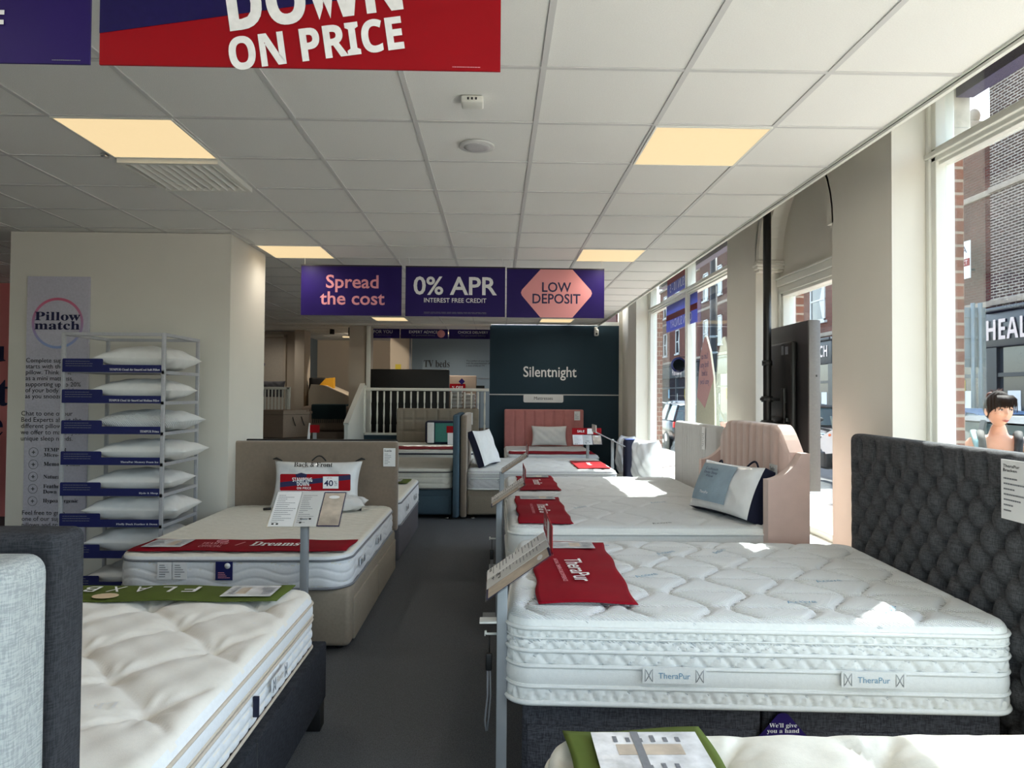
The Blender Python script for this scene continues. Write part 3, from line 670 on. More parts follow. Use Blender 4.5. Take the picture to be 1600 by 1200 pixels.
# front row, close overhead
FY = 1.77
t = hang_sign(-.99, .006, FY, 2.364, 2.874, 'big red and navy hanging sign overhead reading DOWN ON PRICE', RED)
obj('navy_field', plate([(-.498, -.153), (.498, .006+.0), (.498, .24), (-.498, .24)], (-.492, FY-.001, 2.595), (1, 0, 0), (0, 0, 1), (0, -1, 0), .001), mat('sign_deep_navy', (30, 24, 78), .4, spec=.15), t)
a_ = math.radians(8.5); rr_, uu_ = (math.cos(a_), 0, math.sin(a_)), (-math.sin(a_), 0, math.cos(a_))
text('lettering', bold('STAMPING'), WTXT, t, (-.475, FY-.002, 2.72), rr_, uu_, width=.52, height=.125, off=.012)
text('lettering', bold('DOWN'), WTXT, t, (-.462, FY-.002, 2.545), rr_, uu_, width=.435, height=.128, off=.02)
text('lettering', bold('ON PRICE'), WTXT, t, (-.455, FY-.002, 2.425), rr_, uu_, width=.435, height=.085, off=.016)
obj('fine_print', lines_on((-.08, FY, 2.372), fx, fy, .07, .005, 1, frac=(.95, .99)), PTXT, t)
t = hang_sign(-2.012, -1.014, FY, 2.364, 2.874, 'dark purple hanging sign cut off at the top left corner')
for s_, zt in (('UP TO', 2.575), ('OFF', 2.465)):
    text('lettering', bold(s_), WTXT, t, (-1.222-len(s_)*.021, FY-.002, zt), fx, fy, width=len(s_)*.042, height=.06, off=.01)
obj('fine_print', lines_on((-1.07, FY, 2.372), fx, fy, .07, .005, 1, frac=(.95, .99)), GTXT, t)

# ================================================================== BEDS
def feet(t, pts, m=CHROME, r=.02, h=.05):
    for x, y in pts: obj('foot', MB().lathe([(r*1.2, 0), (r*1.2, .012), (r*.6, .018), (r*.6, h)], (x, y, 0), 10), m, t)
def card(parent_label, c, right, up, wd, ht, name='price_card', label=None, head=None, m=PAPER):
    R, U = Vector(right), Vector(up)
    t = thing(name, Vector(c)-U*ht/2, label, 'price card')
    obj('sheet', quad_on(c, right, up, wd, ht, .001, .002), m, t)
    if head: text('heading', head, BTXT, t, Vector(c)+U*ht*.38, right, up, height=ht*.12, lift=.004) if False else text('heading', head, BTXT, t, Vector(c)+U*ht*.36-R*wd*.12, right, up, width=wd*.6, height=ht*.12, lift=.004, align='LEFT', off=.01)
    obj('print', lines_on(Vector(c)-U*ht*.08, right, up, wd*.8, ht*.62, 7, .004, (.3, .9), .28), GTXT, t)
    return t
def qr(parent, c, right, up, s):   # small dark printed pictogram squares
    obj('pictogram', quad_on(c, right, up, s, s, .0042, .0002), GTXT, parent)
def photo_strip(t, c, right, up, w_, h_):
    """glossy printed panel with a small picture on a bed runner"""
    R, U = Vector(right).normalized(), Vector(up).normalized(); c = Vector(c)
    obj('leaflet', quad_on(c, right, up, w_, h_, .004, .001), LEAF, t)
    obj('leaflet_print', lines_on(c-R*w_*.25, right, up, w_*.4, h_*.7, 6, .006), GTXT, t)
    obj('leaflet_picture', quad_on(c+R*w_*.15, right, up, w_*.2, h_*.6, .0055, .0003), SATIN, t)
    obj('leaflet_print', lines_on(c+R*w_*.38, right, up, w_*.18, h_*.7, 6, .006), GTXT, t)
LEAF = mat('glossy_leaflet', (214, 216, 220), .2, bump=('noise', 14, .8), var=(18, .25), spec=.8)
UP = (0, 0, 1)
def hbthing(label, mb): return thing('headboard', base_loc(mb.v), label, 'headboard')

# ---- right row, bed one (largest): graphite divan, deep buttoned headboard, thick knitted mattress
ROT = -.06
def rotm(cx, cy, a=ROT): return lambda v: Vector((cx, cy, 0))+Matrix.Rotation(a, 3, 'Z')@(v-Vector((cx, cy, 0)))
C1 = (1.05, 3.42)
t = thing('divan_bed', (C1[0], C1[1], 0), 'graphite divan base under the largest right mattress', 'bed')
R1 = rotm(*C1)
obj('base', MB().box(.15, 1.08, 2.76, 4.13, .05, .355, .02).box(1.085, 1.99, 2.76, 4.13, .05, .355, .02).xf(R1), BASEG, t)
for xa, xb in ((.17, 1.06), (1.11, 1.97)):
    o = obj('drawer', MB().box(xa, xb, 2.748, 2.78, .075, .262, .008).xf(R1), BASEG, t)
    obj('handle', MB().box((xa+xb)/2-.06, (xa+xb)/2+.06, 2.742, 2.75, .235, .25, .003).xf(R1), BLACK, o)
feet(t, [tuple(R1(Vector(p)))[:2] for p in ((.25, 2.85, 0), (1.9, 2.85, 0), (.25, 4.05, 0), (1.9, 4.05, 0))], BLACK, .025, .06)
hb = slab(1.56, 1.30, 0, .085, .045, .035, q_button(.16, .188, .062, .505), None, .010, 6)
HM = frame_map(R1(Vector((2.12, 3.43, .69))), R1(Vector((0, -1, 0))+Vector((C1[0], C1[1], 0)))-Vector((C1[0], C1[1], 0)), (0, 0, 1), (-1, 0, 0))
hb.xf(lambda v: HM(v)); t = hbthing('charcoal deep buttoned headboard of the largest right bed', hb)
obj('panel', hb, CHAR, t, fix=False)
bt = MB()
for i in range(-9, 10):
    for j in range(-6, 6):
        if (i+j) % 2 == 0:
            for q in (MB().ellip((i*.08, j*.094, -.012), .012, .012, .006, 8, 5),): q.xf(lambda v: HM(v)); bt.add(q.v, q.f, True)
obj('buttons', bt, CHAR, t, kind='stuff')
c_ = HM((.60, .545, .0))
card('', (1.972, 2.655, 1.20), R1(Vector((0, -1, 0))+Vector((C1[0], C1[1], 0)))-Vector((C1[0], C1[1], 0)), UP, .16, .23, label='white price card pinned to the charcoal buttoned headboard', head='TheraPur\nBracken')
BR_BANDS = [(0, .235, 'zig', .075), (.25, .50, 'plain', 1), (.50, .70, 'zig', .1), (.70, .83, 'zig', .07), (.83, 1, 'zig', .055)]
KRIM = [(.0, .011), (.24, .007), (.26, .004), (.50, .007), (.52, .004), (.70, .009), (.86, .004), (.985, .009)]
mt1 = make_mattress('mattress', .09, 2.03, 2.71, 4.19, .355, .70, 'thick white knitted mattress with leaf quilting on the graphite divan, largest of all', KNIT, q_ogee(.21, .46, .062, .025, .014), BR_BANDS, KRIM, KSIDE, .1, .045, .010, ROT, KSIDE, n=60)
def handle(t, c, right, word, w_=.24, h_=.06, m=KSIDE, tm=BLTXT, nrm=None):
    o = obj('handle', quad_on(c, right, UP, w_, h_, .009, .006, .006), m, t)
    R = Vector(right).normalized()
    for s_ in (-1, 1):
        x = MB()
        e = Vector(c)+R*(w_*.40*s_); N = R.cross(Vector(UP))
        for a, b in (((-.011, -.02), (.011, .02)), ((-.011, .02), (.011, -.02))):
            x.tube([e+R*a[0]+Vector(UP)*a[1]+N*.0155, e+R*b[0]+Vector(UP)*b[1]+N*.0155], .0016, 5)
        for s2 in (-1, 1): x.tube([e+R*(.014*s2)+Vector(UP)*-.024+N*.0155, e+R*(.014*s2)+Vector(UP)*.024+N*.0155], .0012, 5)
        obj('stitching', x, STEELP if tm is BLTXT else GTXT, o)
    text('lettering', word, tm, o, Vector(c), R, UP, width=w_*.5, lift=.0165)
rx = R1(Vector((1, 0, 0))+Vector((C1[0], C1[1], 0)))-Vector((C1[0], C1[1], 0))
for xx in (.73, 1.475): handle(mt1, R1(Vector((xx, 2.703, .487))), rx, 'TheraPur')
lg = MB()
for (xx, yy, a) in ((.72, 3.35, .5), (1.2, 3.9, .9), (1.55, 3.3, .2), (.9, 3.85, .6), (1.62, 2.86, 1.0), (1.3, 2.95, .1), (.55, 4.0, .3)):
    p = R1(Vector((xx, yy, .702))); text('lettering', 'Active', BLTXT, mt1, p, (math.cos(a), math.sin(a), 0), (-math.sin(a), math.cos(a), 0), width=.13, lift=.0)
rn = make_runner('bed_runner', .195, .60, 2.90, 4.10, .706, RUNR, 'dark red runner with white TheraPur lettering on the largest right mattress', rot=-.03, cx=.39, cy=3.5, seed=3)
text('lettering', 'TheraPur', WTXT, rn, (.40, 3.42, .7165), (.03, -1, 0), (1, .03, 0), width=.44, height=.085, off=.01)
text('small_lettering', 'NATURAL TEMPERATURE DIFFERENCE', PTXT, rn, (.315, 3.42, .7165), (.03, -1, 0), (1, .03, 0), width=.44, height=.02, off=.01)
photo_strip(rn, (.40, 3.97, .7135), (1, 0, 0), (0, 1, 0), .30, .16)
# hang tag
t = thing('hang_tag', (1.113, 2.735, .225), 'purple diamond tag hung on the graphite base reading We will give you a hand', 'tag')
tp = [(-.095, -.03), (-.02, -.105), (.02, -.105), (.095, -.03), (.02, .055), (.0, .062), (-.02, .055)]
obj('card', plate(tp, (1.113, 2.735, .275), (1, 0, 0), (0, 0, 1), (0, -1, 0), .002), NAVY, t)
obj('loop', MB().tube([(1.113, 2.732, .335), (1.12, 2.73, .35), (1.113, 2.732, .366), (1.106, 2.73, .35), (1.113, 2.732, .335)], .0015, 5), BLACK, t)
text('lettering', serif("We'll give\nyou a hand"), WTXT, t, (1.113, 2.732, .277), fx, fy, width=.125, height=.042, space=.9)

# ---- right row, nearest bed: tufted cream mattress at the bottom edge of the view
t = thing('divan_bed', (1.1, 1.15, 0), 'stone divan base under the tufted mattress at the bottom right edge', 'bed')
obj('base', MB().box(.17, 2.0, .45, 1.86, .05, .36, .02), STONE, t); feet(t, [(.3, .55), (1.9, .55), (.3, 1.75), (1.9, 1.75)])
obj('label_plate', MB().box(1.46, 1.60, 1.862, 1.866, .28, .31), PAPER, t)
mt0 = make_mattress('mattress', .14, 2.06, .43, 1.90, .36, .665, 'tufted cream mattress at the bottom right edge of the view', COTT, q_tuft(.40, .5, .034, .27, .10), [(0, .5, 'pocket', .1), (.5, 1, 'pocket', .1)], [(0, .008), (.97, .008)], COTT, .1, .05, .016, n=36, group=None)
rn = make_runner('bed_runner', .185, .545, .95, 1.875, .672, RUNG, 'olive green runner on the tufted mattress at the bottom right edge', seed=1)
photo_strip(rn, (.385, 1.71, .680), (0, 1, 0), (-1, 0, 0), .26, .27)
obj('leaflet_band', quad_on((.36, 1.71, .680), (0, 1, 0), (-1, 0, 0), .26, .02, .006, .0004), GTXT, rn)

# ---- right row, bed two: blush winged headboard
C2 = (1.0, 5.1)
t = thing('divan_bed', (1.0, 5.1, 0), 'pale divan base at the blush winged headboard', 'bed')
obj('base', MB().box(.16, 1.74, 4.50, 5.74, .05, .42, .02), STONE, t); feet(t, [(.25, 4.6), (1.7, 4.6), (.25, 5.65), (1.7, 5.65)])
hbm = MB(); n = 40; T_ = .07
prof = []
for k in range(n+1):
    y = 4.46+(5.78-4.46)*k/n; a = abs(y-5.12)/.66
    z = 1.365 if a < .68 else 1.365-.165*(1-math.cos((a-.68)/.32*PI/2))**.9
    prof.append((y, z))
pts = [(4.46, .05)]+prof+[(5.78, .05)]
hbm.prism(pts[::-1], 'x', 1.86, 1.95)
pf = MB(); W_ = 64
for i in range(W_+1):
    y = 4.46+1.32*i/W_; z = np.interp(y, [p[0] for p in prof], [p[1] for p in prof]); ch = abs(((y-4.46)/.132) % 1-.5)
    bul = .03*(1-(2*ch if False else 0))*(max(0, 1-abs(((y-4.46)/.132) % 1*2-1)**6))
    for q, zz in enumerate((.5, z-.02, z-.006, z)): pf.v.append((1.86-bul*(1, 1, .6, 0)[q], y, zz))
for i in range(W_):
    for q in range(3): a = i*4+q; pf.f.append((a, a+4, a+5, a+1)); pf.sm.append(True)
t = hbthing('blush pink winged headboard with upright flutes', hbm)
obj('panel', hbm, PINKV, t); obj('fluted_panel', pf, PINKV, t, fix=False)
for yw, s_ in ((4.405, 1), (5.835, -1)):
    wp = [(1.95, .05), (1.95, 1.20)]
    for k in range(11): a = k/10; wp.append((1.90-.21*a, 1.20-.165*(math.sin(a*PI/2)**.75)))
    wp += [(1.69, .05)]
    obj('wing', MB().prism(wp, 'y', yw-.035, yw+.05 if s_ > 0 else yw+.035), PINKV, t)
card('', (1.822, 4.62, 1.0), (0, -1, 0), UP, .13, .22, label='small white card on the blush winged headboard', head='TheraPur')
mt2 = make_mattress('mattress', .09, 1.83, 4.455, 5.79, .42, .735, 'white quilted mattress in front of the blush winged headboard', KNIT, q_ogee(.2, .5, .06, .013, .012), [(0, .5, 'zig', .09), (.5, 1, 'plain', .08)], [(0, .010), (.5, .006), (.97, .009)], KSIDE, .1, .045, .014, 0, KSIDE, n=36)
for p_ in ((1.07, 4.56, .3), (.62, 5.2, .8), (1.25, 5.45, .4)): text('lettering', 'Active', BTXT if p_[1] < 4.6 else BLTXT, mt2, (p_[0], p_[1], .736), (math.cos(p_[2]), math.sin(p_[2]), 0), (-math.sin(p_[2]), math.cos(p_[2]), 0), width=.14, lift=0)
rn = make_runner('bed_runner', .155, .50, 4.50, 5.68, .742, RUNR, 'red runner with white lettering on the mattress of the winged bed', seed=5)
text('lettering', 'TheraPur', WTXT, rn, (.345, 5.02, .7525), (0, -1, 0), (1, 0, 0), width=.42, height=.08, off=.01)
text('small_lettering', 'NATURAL TEMPERATURE DIFFERENCE', PTXT, rn, (.265, 5.02, .7525), (0, -1, 0), (1, 0, 0), width=.42, height=.018)
photo_strip(rn, (.33, 5.55, .750), (1, 0, 0), (0, 1, 0), .27, .16)
# packed pillow leaning on the blush headboard
PX_ = Vector((.30, -.95, 0)).normalized()
cen = Vector((1.635, 4.87, .90)); upv = Vector((.42, .12, 1)).normalized(); upv = (upv-PX_*upv.dot(PX_)).normalized(); nz = PX_.cross(upv)
pm = frame_map(cen, PX_, upv, nz)
t = make_pillow('packed_pillow', .66, .36, .24, PLAST, 'clear wrapped pillow with blue panel and navy edge on the winged bed', pm, NAVYC, lump=.006, seed=2)
dome = MB(); 
for i in range(15):
    for j in range(15):
        a, b = -.80+i*.085, -.72+j*.108; h = math.sqrt(max(0, (1-abs(a)**3)*(1-abs(b)**3)))*.06+.066+.004
        dome.v.append(tuple(pm((a*.33, b*.18, h+.006))))
for i in range(14):
    for j in range(14): q = i*15+j; dome.f.append((q, q+15, q+16, q+1)); dome.sm.append(True)
obj('printed_panel', dome, mat('pale_blue_print', (150, 172, 188), .25, bump=('noise', 20, .6), var=(12, .08), spec=.7), t, fix=False)
text('lettering', 'Cooltouch\nDeep Sleep\nPillow', NTXT, t, pm((-.10, .07, .145)), PX_, upv, width=.15, height=.07)
text('small_lettering', 'TheraPur', WTXT, t, pm((-.10, -.075, .145)), PX_, upv, width=.1)
obj('carry_handle', MB().tube([pm((.06+.07*math.sin(k/8*PI)*0+.12*k/8, .185+.045*math.sin(k/8*PI), .0)) for k in range(9)], .007, 8), NAVYC, t)
obj('carry_handle', MB().tube([pm((-.26+.04*k/6, .185+.02*math.sin(k/6*PI), .0)) for k in range(7)], .007, 8), NAVYC, t)

# ---- right row, bed three: silver pleated headboard
t = thing('divan_bed', (1.0, 6.65, 0), 'pale divan base at the silver pleated headboard', 'bed')
obj('base', MB().box(.2, 1.82, 6.0, 7.3, .05, .40, .02), STONE, t); feet(t, [(.3, 6.1), (1.7, 6.1), (.3, 7.2), (1.7, 7.2)])
def q_pleat(X, Y):
    d = -.014*np.exp(-abs((X/.062+.5) % 1-.5)*.062/.007); return np.where(abs(X) < .40, d, 0)
hb = slab(1.42, 1.26, 0, .075, .04, .03, q_pleat, None, .012, 6); HM3 = frame_map((1.93, 6.63, .67), (0, -1, 0), UP, (-1, 0, 0)); hb.xf(lambda v: HM3(v)); obj('panel', hb, SILV, hbthing('silver grey pleated headboard behind the blush winged one', hb), fix=False)
card('', (1.85, 6.28, 1.18), (0, -1, 0), UP, .09, .2, label='narrow white card on the silver pleated headboard')
mt3 = make_mattress('mattress', .10, 1.85, 5.94, 7.38, .40, .715, 'white quilted mattress with the biggest sunlit patch, third on the right', KNIT, q_ogee(.2, .5, .06, .012, .014), [(0, .5, 'zig', .09), (.5, 1, 'plain', .08)], [(0, .010), (.5, .006), (.97, .009)], KSIDE, .1, .045, .016, 0, KSIDE, n=30)
rn = make_runner('bed_runner', .215, .575, 6.2, 7.3, .722, RUNR, 'red runner on the sunlit third mattress of the right row', seed=8)
text('lettering', 'TheraPur', WTXT, rn, (.40, 6.72, .7325), (0, -1, 0), (1, 0, 0), width=.42, height=.08, off=.01)
photo_strip(rn, (.40, 7.18, .730), (1, 0, 0), (0, 1, 0), .27, .16)

# ---- divan standing across the aisle, head to the left (taupe), foot to the right
t = thing('divan_bed', (.58, 9.75, 0), 'stone divan base across the aisle right of the taupe headboard', 'bed')
obj('base', MB().box(-.35, 1.50, 8.92, 10.62, .05, .365, .02), STONE, t)
for xa, xb in ((-.33, .56), (.60, 1.48)): obj('drawer', MB().box(xa, xb, 8.905, 8.93, .065, .29, .01), STONE, t)
feet(t, [(-.28, 8.97), (1.4, 8.97), (-.28, 10.5), (1.4, 10.5)], CHROME, .03, .05)
hb = slab(1.62, 1.28, 0, .08, .04, .02, None, None, .2, 3).xf(lambda v: frame_map((-.435, 9.69, .66), (0, 1, 0), UP, (1, 0, 0))(v)); obj('panel', hb, TAUPE, hbthing('taupe headboard across the aisle, back to back with the slate blue one', hb), fix=False)
mt4 = make_mattress('mattress', -.35, 1.53, 8.89, 10.64, .365, .615, 'white and grey pillow top mattress across the aisle behind the price stands', KSIDE, q_ogee(.24, .6, .06, .012, .014), [(0, .68, 'slant', .12), (.70, 1, 'plain', 1)], [(0, .009), (.68, .006), (.97, .008)], KSIDE, .1, .04, .024, 0, mat('mattress_border_grey', (206, 206, 208), .85, bump=('noise', 260, .2)), n=30)
text('lettering', 'Silentnight', STEELP, mt4, (.18, 8.885, .47), fx, UP, width=.3, lift=.008)
rn = make_runner('bed_runner', 1.05, 1.48, 9.05, 10.1, .622, RED, 'bright red runner lying at the foot of the mattress across the aisle', seed=2)
text('lettering', 'Silentnight', WTXT, rn, (1.26, 9.55, .632), (0, -1, 0), (1, 0, 0), width=.35, height=.07, off=.01)
pm = frame_map((-.15, 9.45, .85), (-.34, -1, 0), (-.36, .1, 1), (1, -.34, .38))
make_pillow('leaning_pillow', .66, .48, .16, PILW, 'white pillow with navy edge leaning on the taupe headboard', pm, NAVYC, seed=4)

# ---- slate blue divan, back to back with the taupe headboard
t = thing('divan_bed', (-1.45, 9.7, 0), 'slate blue divan base left of the slate blue headboard', 'bed')
obj('base', MB().box(-2.4, -.54, 8.92, 10.5, .05, .37, .02), TEAL, t)
obj('drawer', MB().box(-1.45, -.57, 8.905, 8.93, .065, .29, .01), TEAL, t); obj('drawer', MB().box(-2.38, -1.49, 8.905, 8.93, .065, .29, .01), TEAL, t)
feet(t, [(-.6, 8.97), (-2.3, 8.97), (-.6, 10.4), (-2.3, 10.4)], CHROME, .03, .05)
hb = slab(1.62, 1.28, 0, .08, .03, .01, None, None, .2, 3).xf(lambda v: frame_map((-.447, 9.66, .66), (0, -1, 0), UP, (-1, 0, 0))(v)); obj('panel', hb, TEAL, hbthing('slate blue headboard seen edge on, back to back with the taupe one', hb), fix=False)
make_mattress('mattress', -2.42, -.54, 8.89, 10.52, .37, .63, 'pocketed cream mattress on the slate blue divan', COTT, q_tuft(.5, .6, .008), [(0, 1, 'pocket', .085)], [(0, .008), (.97, .008)], GREYD, .1, .04, .03, n=30)

# ---- squared headboard bed against the raised floor
t = thing('divan_bed', (-1.07, 12.2, 0), 'grey divan base at the squared panel headboard', 'bed')
obj('base', MB().box(-1.8, -.34, 11.15, 13.1, .05, .40, .02), STONE, t); feet(t, [(-1.7, 11.25), (-.45, 11.25), (-1.7, 13), (-.45, 13)])
hb = slab(1.52, 1.28, 0, .07, .03, .02, q_square(.215, .034), None, .02, 4); hb.xf(lambda v: frame_map((-1.07, 13.27, .655), (1, 0, 0), UP, (0, -1, 0))(v)); obj('panel', hb, STONE, hbthing('grey squared panel headboard below the white balusters', hb), fix=False)
make_mattress('mattress', -1.82, -.33, 11.1, 13.15, .40, .675, 'cream mattress with dark piping below the squared headboard', COTT, q_tuft(.5, .6, .006), [(0, 1, 'plain', .085)], [(0, .008), (.97, .012)], NAVYC, .1, .04, .03, n=20)
make_runner('bed_runner', -1.75, -.40, 11.35, 11.9, .684, RUNR, 'dark red runner across the mattress below the squared headboard', seed=4)
t = thing('hang_card', (-.47, 13.17, .83), 'white card and red badge hung on the squared headboard', 'price card')
obj('sheet', MB().box(-.56, -.42, 13.17, 13.175, 1.0, 1.22), PAPER, t); obj('badge', MB().box(-.60, -.46, 13.165, 13.168, .84, .97), RED, t)
obj('rosette', plate([(-.09, 0), (0, -.06), (.09, 0), (0, .06)], (-.53, 13.166, 1.0), (1, 0, 0), UP, (0, -1, 0), .002), NAVY, t)
t = thing('bedding_pack', (-.95, 12.75, .68), 'boxed pillow pack with teal label and red tab on the squared headboard bed', 'bedding pack')
obj('bag', MB().box(-1.24, -.72, 12.55, 12.95, .685, 1.09, .05), NAVYC, t); obj('side_panel', MB().box(-1.2, -1.08, 12.535, 12.56, .70, 1.06, .02), PILW, t)
obj('label_sheet', MB().box(-1.06, -.74, 12.54, 12.552, .72, 1.05), mat('teal_print', (46, 116, 106), .5), t); obj('tab', MB().box(-.86, -.72, 12.53, 12.54, .88, 1.0), RED, t); obj('slip', MB().box(-.84, -.74, 12.53, 12.54, .66, .88), PAPER, t)

# ---- rose velvet bed against the navy wall
t = thing('divan_bed', (.91, 12.4, 0), 'rose pink bed base standing against the navy wall', 'bed')
obj('base', MB().box(.2, 1.63, 11.35, 13.3, .05, .36, .02), PINKD, t); feet(t, [(.3, 11.45), (1.5, 11.45), (.3, 13.2), (1.5, 13.2)])
hb = slab(1.5, 1.27, 0, .07, .03, .025, q_vert(.187, .035, .012), None, .014, 4); hb.xf(lambda v: frame_map((.915, 13.47, .65), (1, 0, 0), UP, (0, -1, 0))(v)); obj('panel', hb, PINKD, hbthing('rose pink panelled headboard against the navy wall', hb), fix=False)
card('', (1.54, 13.385, 1.17), fx, UP, .11, .17, label='small white card on the rose pink headboard')
make_mattress('mattress', .17, 1.66, 11.3, 13.37, .36, .60, 'white mattress on the rose pink bed by the navy wall', KNIT, q_ogee(.24, .6, .06, .010, .014), [(0, 1, 'slant', .12)], [(0, .009), (.97, .008)], KSIDE, .1, .04, .03, n=20)
make_runner('bed_runner', .22, 1.61, 11.45, 11.95, .608, RUNR, 'dark red runner across the foot of the rose pink bed', seed=6)
make_pillow('upright_pillow', .66, .37, .15, PILW, 'white pillow propped upright on the rose pink headboard', frame_map((1.0, 13.22, .80), (1, 0, 0), (0, .25, 1), (0, -1, .25)), seed=9)
# ================= left row
# nearest pair of headboards
t = thing('divan_bed', (-1.5, .2, 0), 'light grey bed base before the linen headboard, bottom left corner', 'bed')
hb = slab(1.58, 1.285, 0, .11, .03, .03, None, None, .1, 6); hb.xf(lambda v: frame_map((-1.52, 1.195, .645), (1, 0, 0), UP, (0, -1, 0))(v)); t0_ = t; t = hbthing('light grey linen headboard at the bottom left corner', hb); obj('panel', hb, LGT, t, fix=False)
obj('seam', MB().tube([(-2.2, 1.083, 1.245), (-.80, 1.083, 1.245), (-.775, 1.083, 1.22), (-.775, 1.083, .2)], .0018, 6).tube([(-2.2, 1.084, .925), (-.775, 1.084, .925)], .0014, 6), GTXT, t); t = t0_
obj('base', MB().box(-2.3, -.74, -.85, 1.07, .06, .36, .02), LGT, t); feet(t, [(-.8, -.7), (-2.2, -.7), (-.8, 1.0), (-2.2, 1.0)])
card('', (-.93, 1.079, .70), fx, UP, .15, .2, label='corner of a white card at the bottom left edge', head=None)
t = thing('divan_bed', (-1.58, 2.35, 0), 'black tweed bed base with block legs, front left', 'bed')
hb = slab(1.66, 1.305, 0, .1, .02, .02, None, None, .1, 6); hb.xf(lambda v: frame_map((-1.585, 1.345, .6525), (1, 0, 0), UP, (0, -1, 0))(v)); obj('panel', hb, CHAR2, hbthing('charcoal headboard right behind the light grey linen one', hb), fix=False)
obj('base', MB().box(-2.37, -.79, 1.36, 3.40, .12, .385, .01), BLKT, t)
obj('base_seam', MB().tube([(-.789, 2.42, .125), (-.789, 2.42, .38)], .002, 5), BLACK, t)
for xx, yy in ((-.83, 3.35), (-2.33, 3.35), (-.83, 1.45), (-2.33, 1.45)): obj('leg', MB().box(xx-.035, xx+.035, yy-.04, yy+.04, 0, .13, .004), BLACK, t)
L0 = make_mattress('mattress', -2.34, -.835, 1.38, 3.37, .385, .645, 'tufted cream pillow top mattress with beige piping, front left', SILK, q_tuft(.46, .50, .036, .12, .22), [(0, .62, 'pocket', .085), (.64, 1, 'plain', 1)], [(0, .006), (.62, .0065), (.97, .0065), (.70, .0065)], CREAMP, .09, .05, .013, 0, SILKB, n=40)
handle(L0, Vector((-.828, 2.75, .47)), (0, 1, 0), 'Flaxby', .18, .05, SILKB, CREAMP)
obj('side_tag', MB().box(-.832, -.812, 2.50, 2.508, .43, .50), NAVYC, L0)
for (xx, yy, a) in ((-1.15, 2.1, .2), (-1.0, 2.85, -.3), (-1.6, 2.6, .1)): text('lettering', serif('LKD'), PAPER, L0, (xx, yy, .643), (-math.cos(a), -math.sin(a), 0), (math.sin(a), -math.cos(a), 0), width=.12, lift=0)
rn = make_runner('bed_runner', -2.25, -.935, 3.11, 3.36, .652, RUNG, 'olive green runner with white letters at the foot of the front left mattress', seed=2, amp=.003)
for k, ch in enumerate('FLAXBY'): text('lettering', serif(ch) if False else ch, WTXT, rn, (-1.37-.112*k, 3.27, .6605), (-1, 0, 0), (0, -1, 0), width=.062, height=.085)
obj('emblem', plate([(.055*math.cos(k*PI/10), .04*math.sin(k*PI/10)) for k in range(20)], (-1.70, 3.165, .6605), (-1, 0, 0), (0, -1, 0), (0, 0, 1), .001), mat('print_sand', (214, 190, 156), .6), rn)
photo_strip(rn, (-1.09, 3.235, .659), (-1, 0, 0), (0, -1, 0), .22, .17)

# second left bed: taupe headboard
t = thing('divan_bed', (-1.58, 5.3, 0), 'stone divan base with side drawers, second on the left', 'bed')
obj('base', MB().box(-2.27, -.868, 4.32, 6.25, .03, .375, .03), STONE, t)
for ya, yb in ((4.42, 5.30), (5.33, 6.2)): obj('drawer', MB().box(-.88, -.856, ya, yb, .045, .30, .008), STONE, t)
feet(t, [(-.95, 4.42), (-2.2, 4.42), (-.95, 6.15), (-2.2, 6.15)], BLACK, .022, .05)
def q_sp(X, Y):
    o = np.zeros(X.shape)
    for i in (-.42, -.14, .14, .42):
        for j in (.0, .22): o -= .018*np.exp(-np.sqrt((X-i)**2+(Y-j)**2)/.035)
    return o
hb = slab(1.44, .78, 0, .085, .02, .025, q_sp, None, .02, 6); hb.xf(lambda v: frame_map((-1.575, 6.34, .745), (1, 0, 0), UP, (0, -1, 0))(v)); obj('panel', hb, TAUPE, hbthing('taupe suede headboard with stitched dimples on the left', hb), fix=False)
card('', (-.925, 6.245, 1.0), fx, UP, .105, .16, label='white price card on the taupe headboard of the second left bed', head='Suede')
L1 = make_mattress('mattress', -2.27, -.875, 4.30, 6.24, .375, .585, 'white quilted mattress with wavy grey border, second on the left', COTT, q_diam(.17, .010, .014), [(0, .92, 'wave', .36)], [(0, .008), (.97, .007)], GTXT, .16, .03, .012, 0, SILKB, n=30)
for yy in (4.65, 5.3): handle(L1, Vector((-.868, yy, .48)), (0, 1, 0), 'bed', .16, .045, SILKB, BTXT)
rn = make_runner('bed_runner', -2.22, -.90, 4.36, 4.70, .594, RUNR, 'dark red runner across the foot of the second left mattress', seed=7, amp=.003)
text('lettering', serif('Dreams'), WTXT, rn, (-1.375, 4.53, .603), (1, 0, 0), (0, 1, 0), width=.30, height=.12, off=.01)
text('small_lettering', serif('TEAM GB')+'\nOFFICIAL', PTXT, rn, (-1.76, 4.50, .603), (1, 0, 0), (0, 1, 0), width=.16, height=.14)
obj('rings', MB().tube([(-1.74+.035*math.cos(k*PI/8), 4.61+.03*math.sin(k*PI/8), .604) for k in range(16)], .003, 5, closed=True), PTXT, rn)
text('small_lettering', '/', PTXT, rn, (-1.60, 4.53, .603), (1, 0, 0), (0, 1, 0), height=.1)
photo_strip(rn, (-2.05, 4.54, .601), (1, 0, 0), (0, 1, 0), .24, .22)
t = thing('sewn_label', (-1.92, 4.29, .40), 'white care labels hanging on the border of the second left mattress', 'label')
for xx in (-1.955, -1.865):
    obj('slip', MB().box(xx-.042, xx+.042, 4.278, 4.281, .445, .545), PAPER, t); obj('print', lines_on((xx, 4.278, .495), fx, UP, .06, .08, 6, .001), GTXT, t)
t = thing('sewn_label', (-1.60, 4.29, .41), 'navy badge label on the border of the second left mattress', 'label')
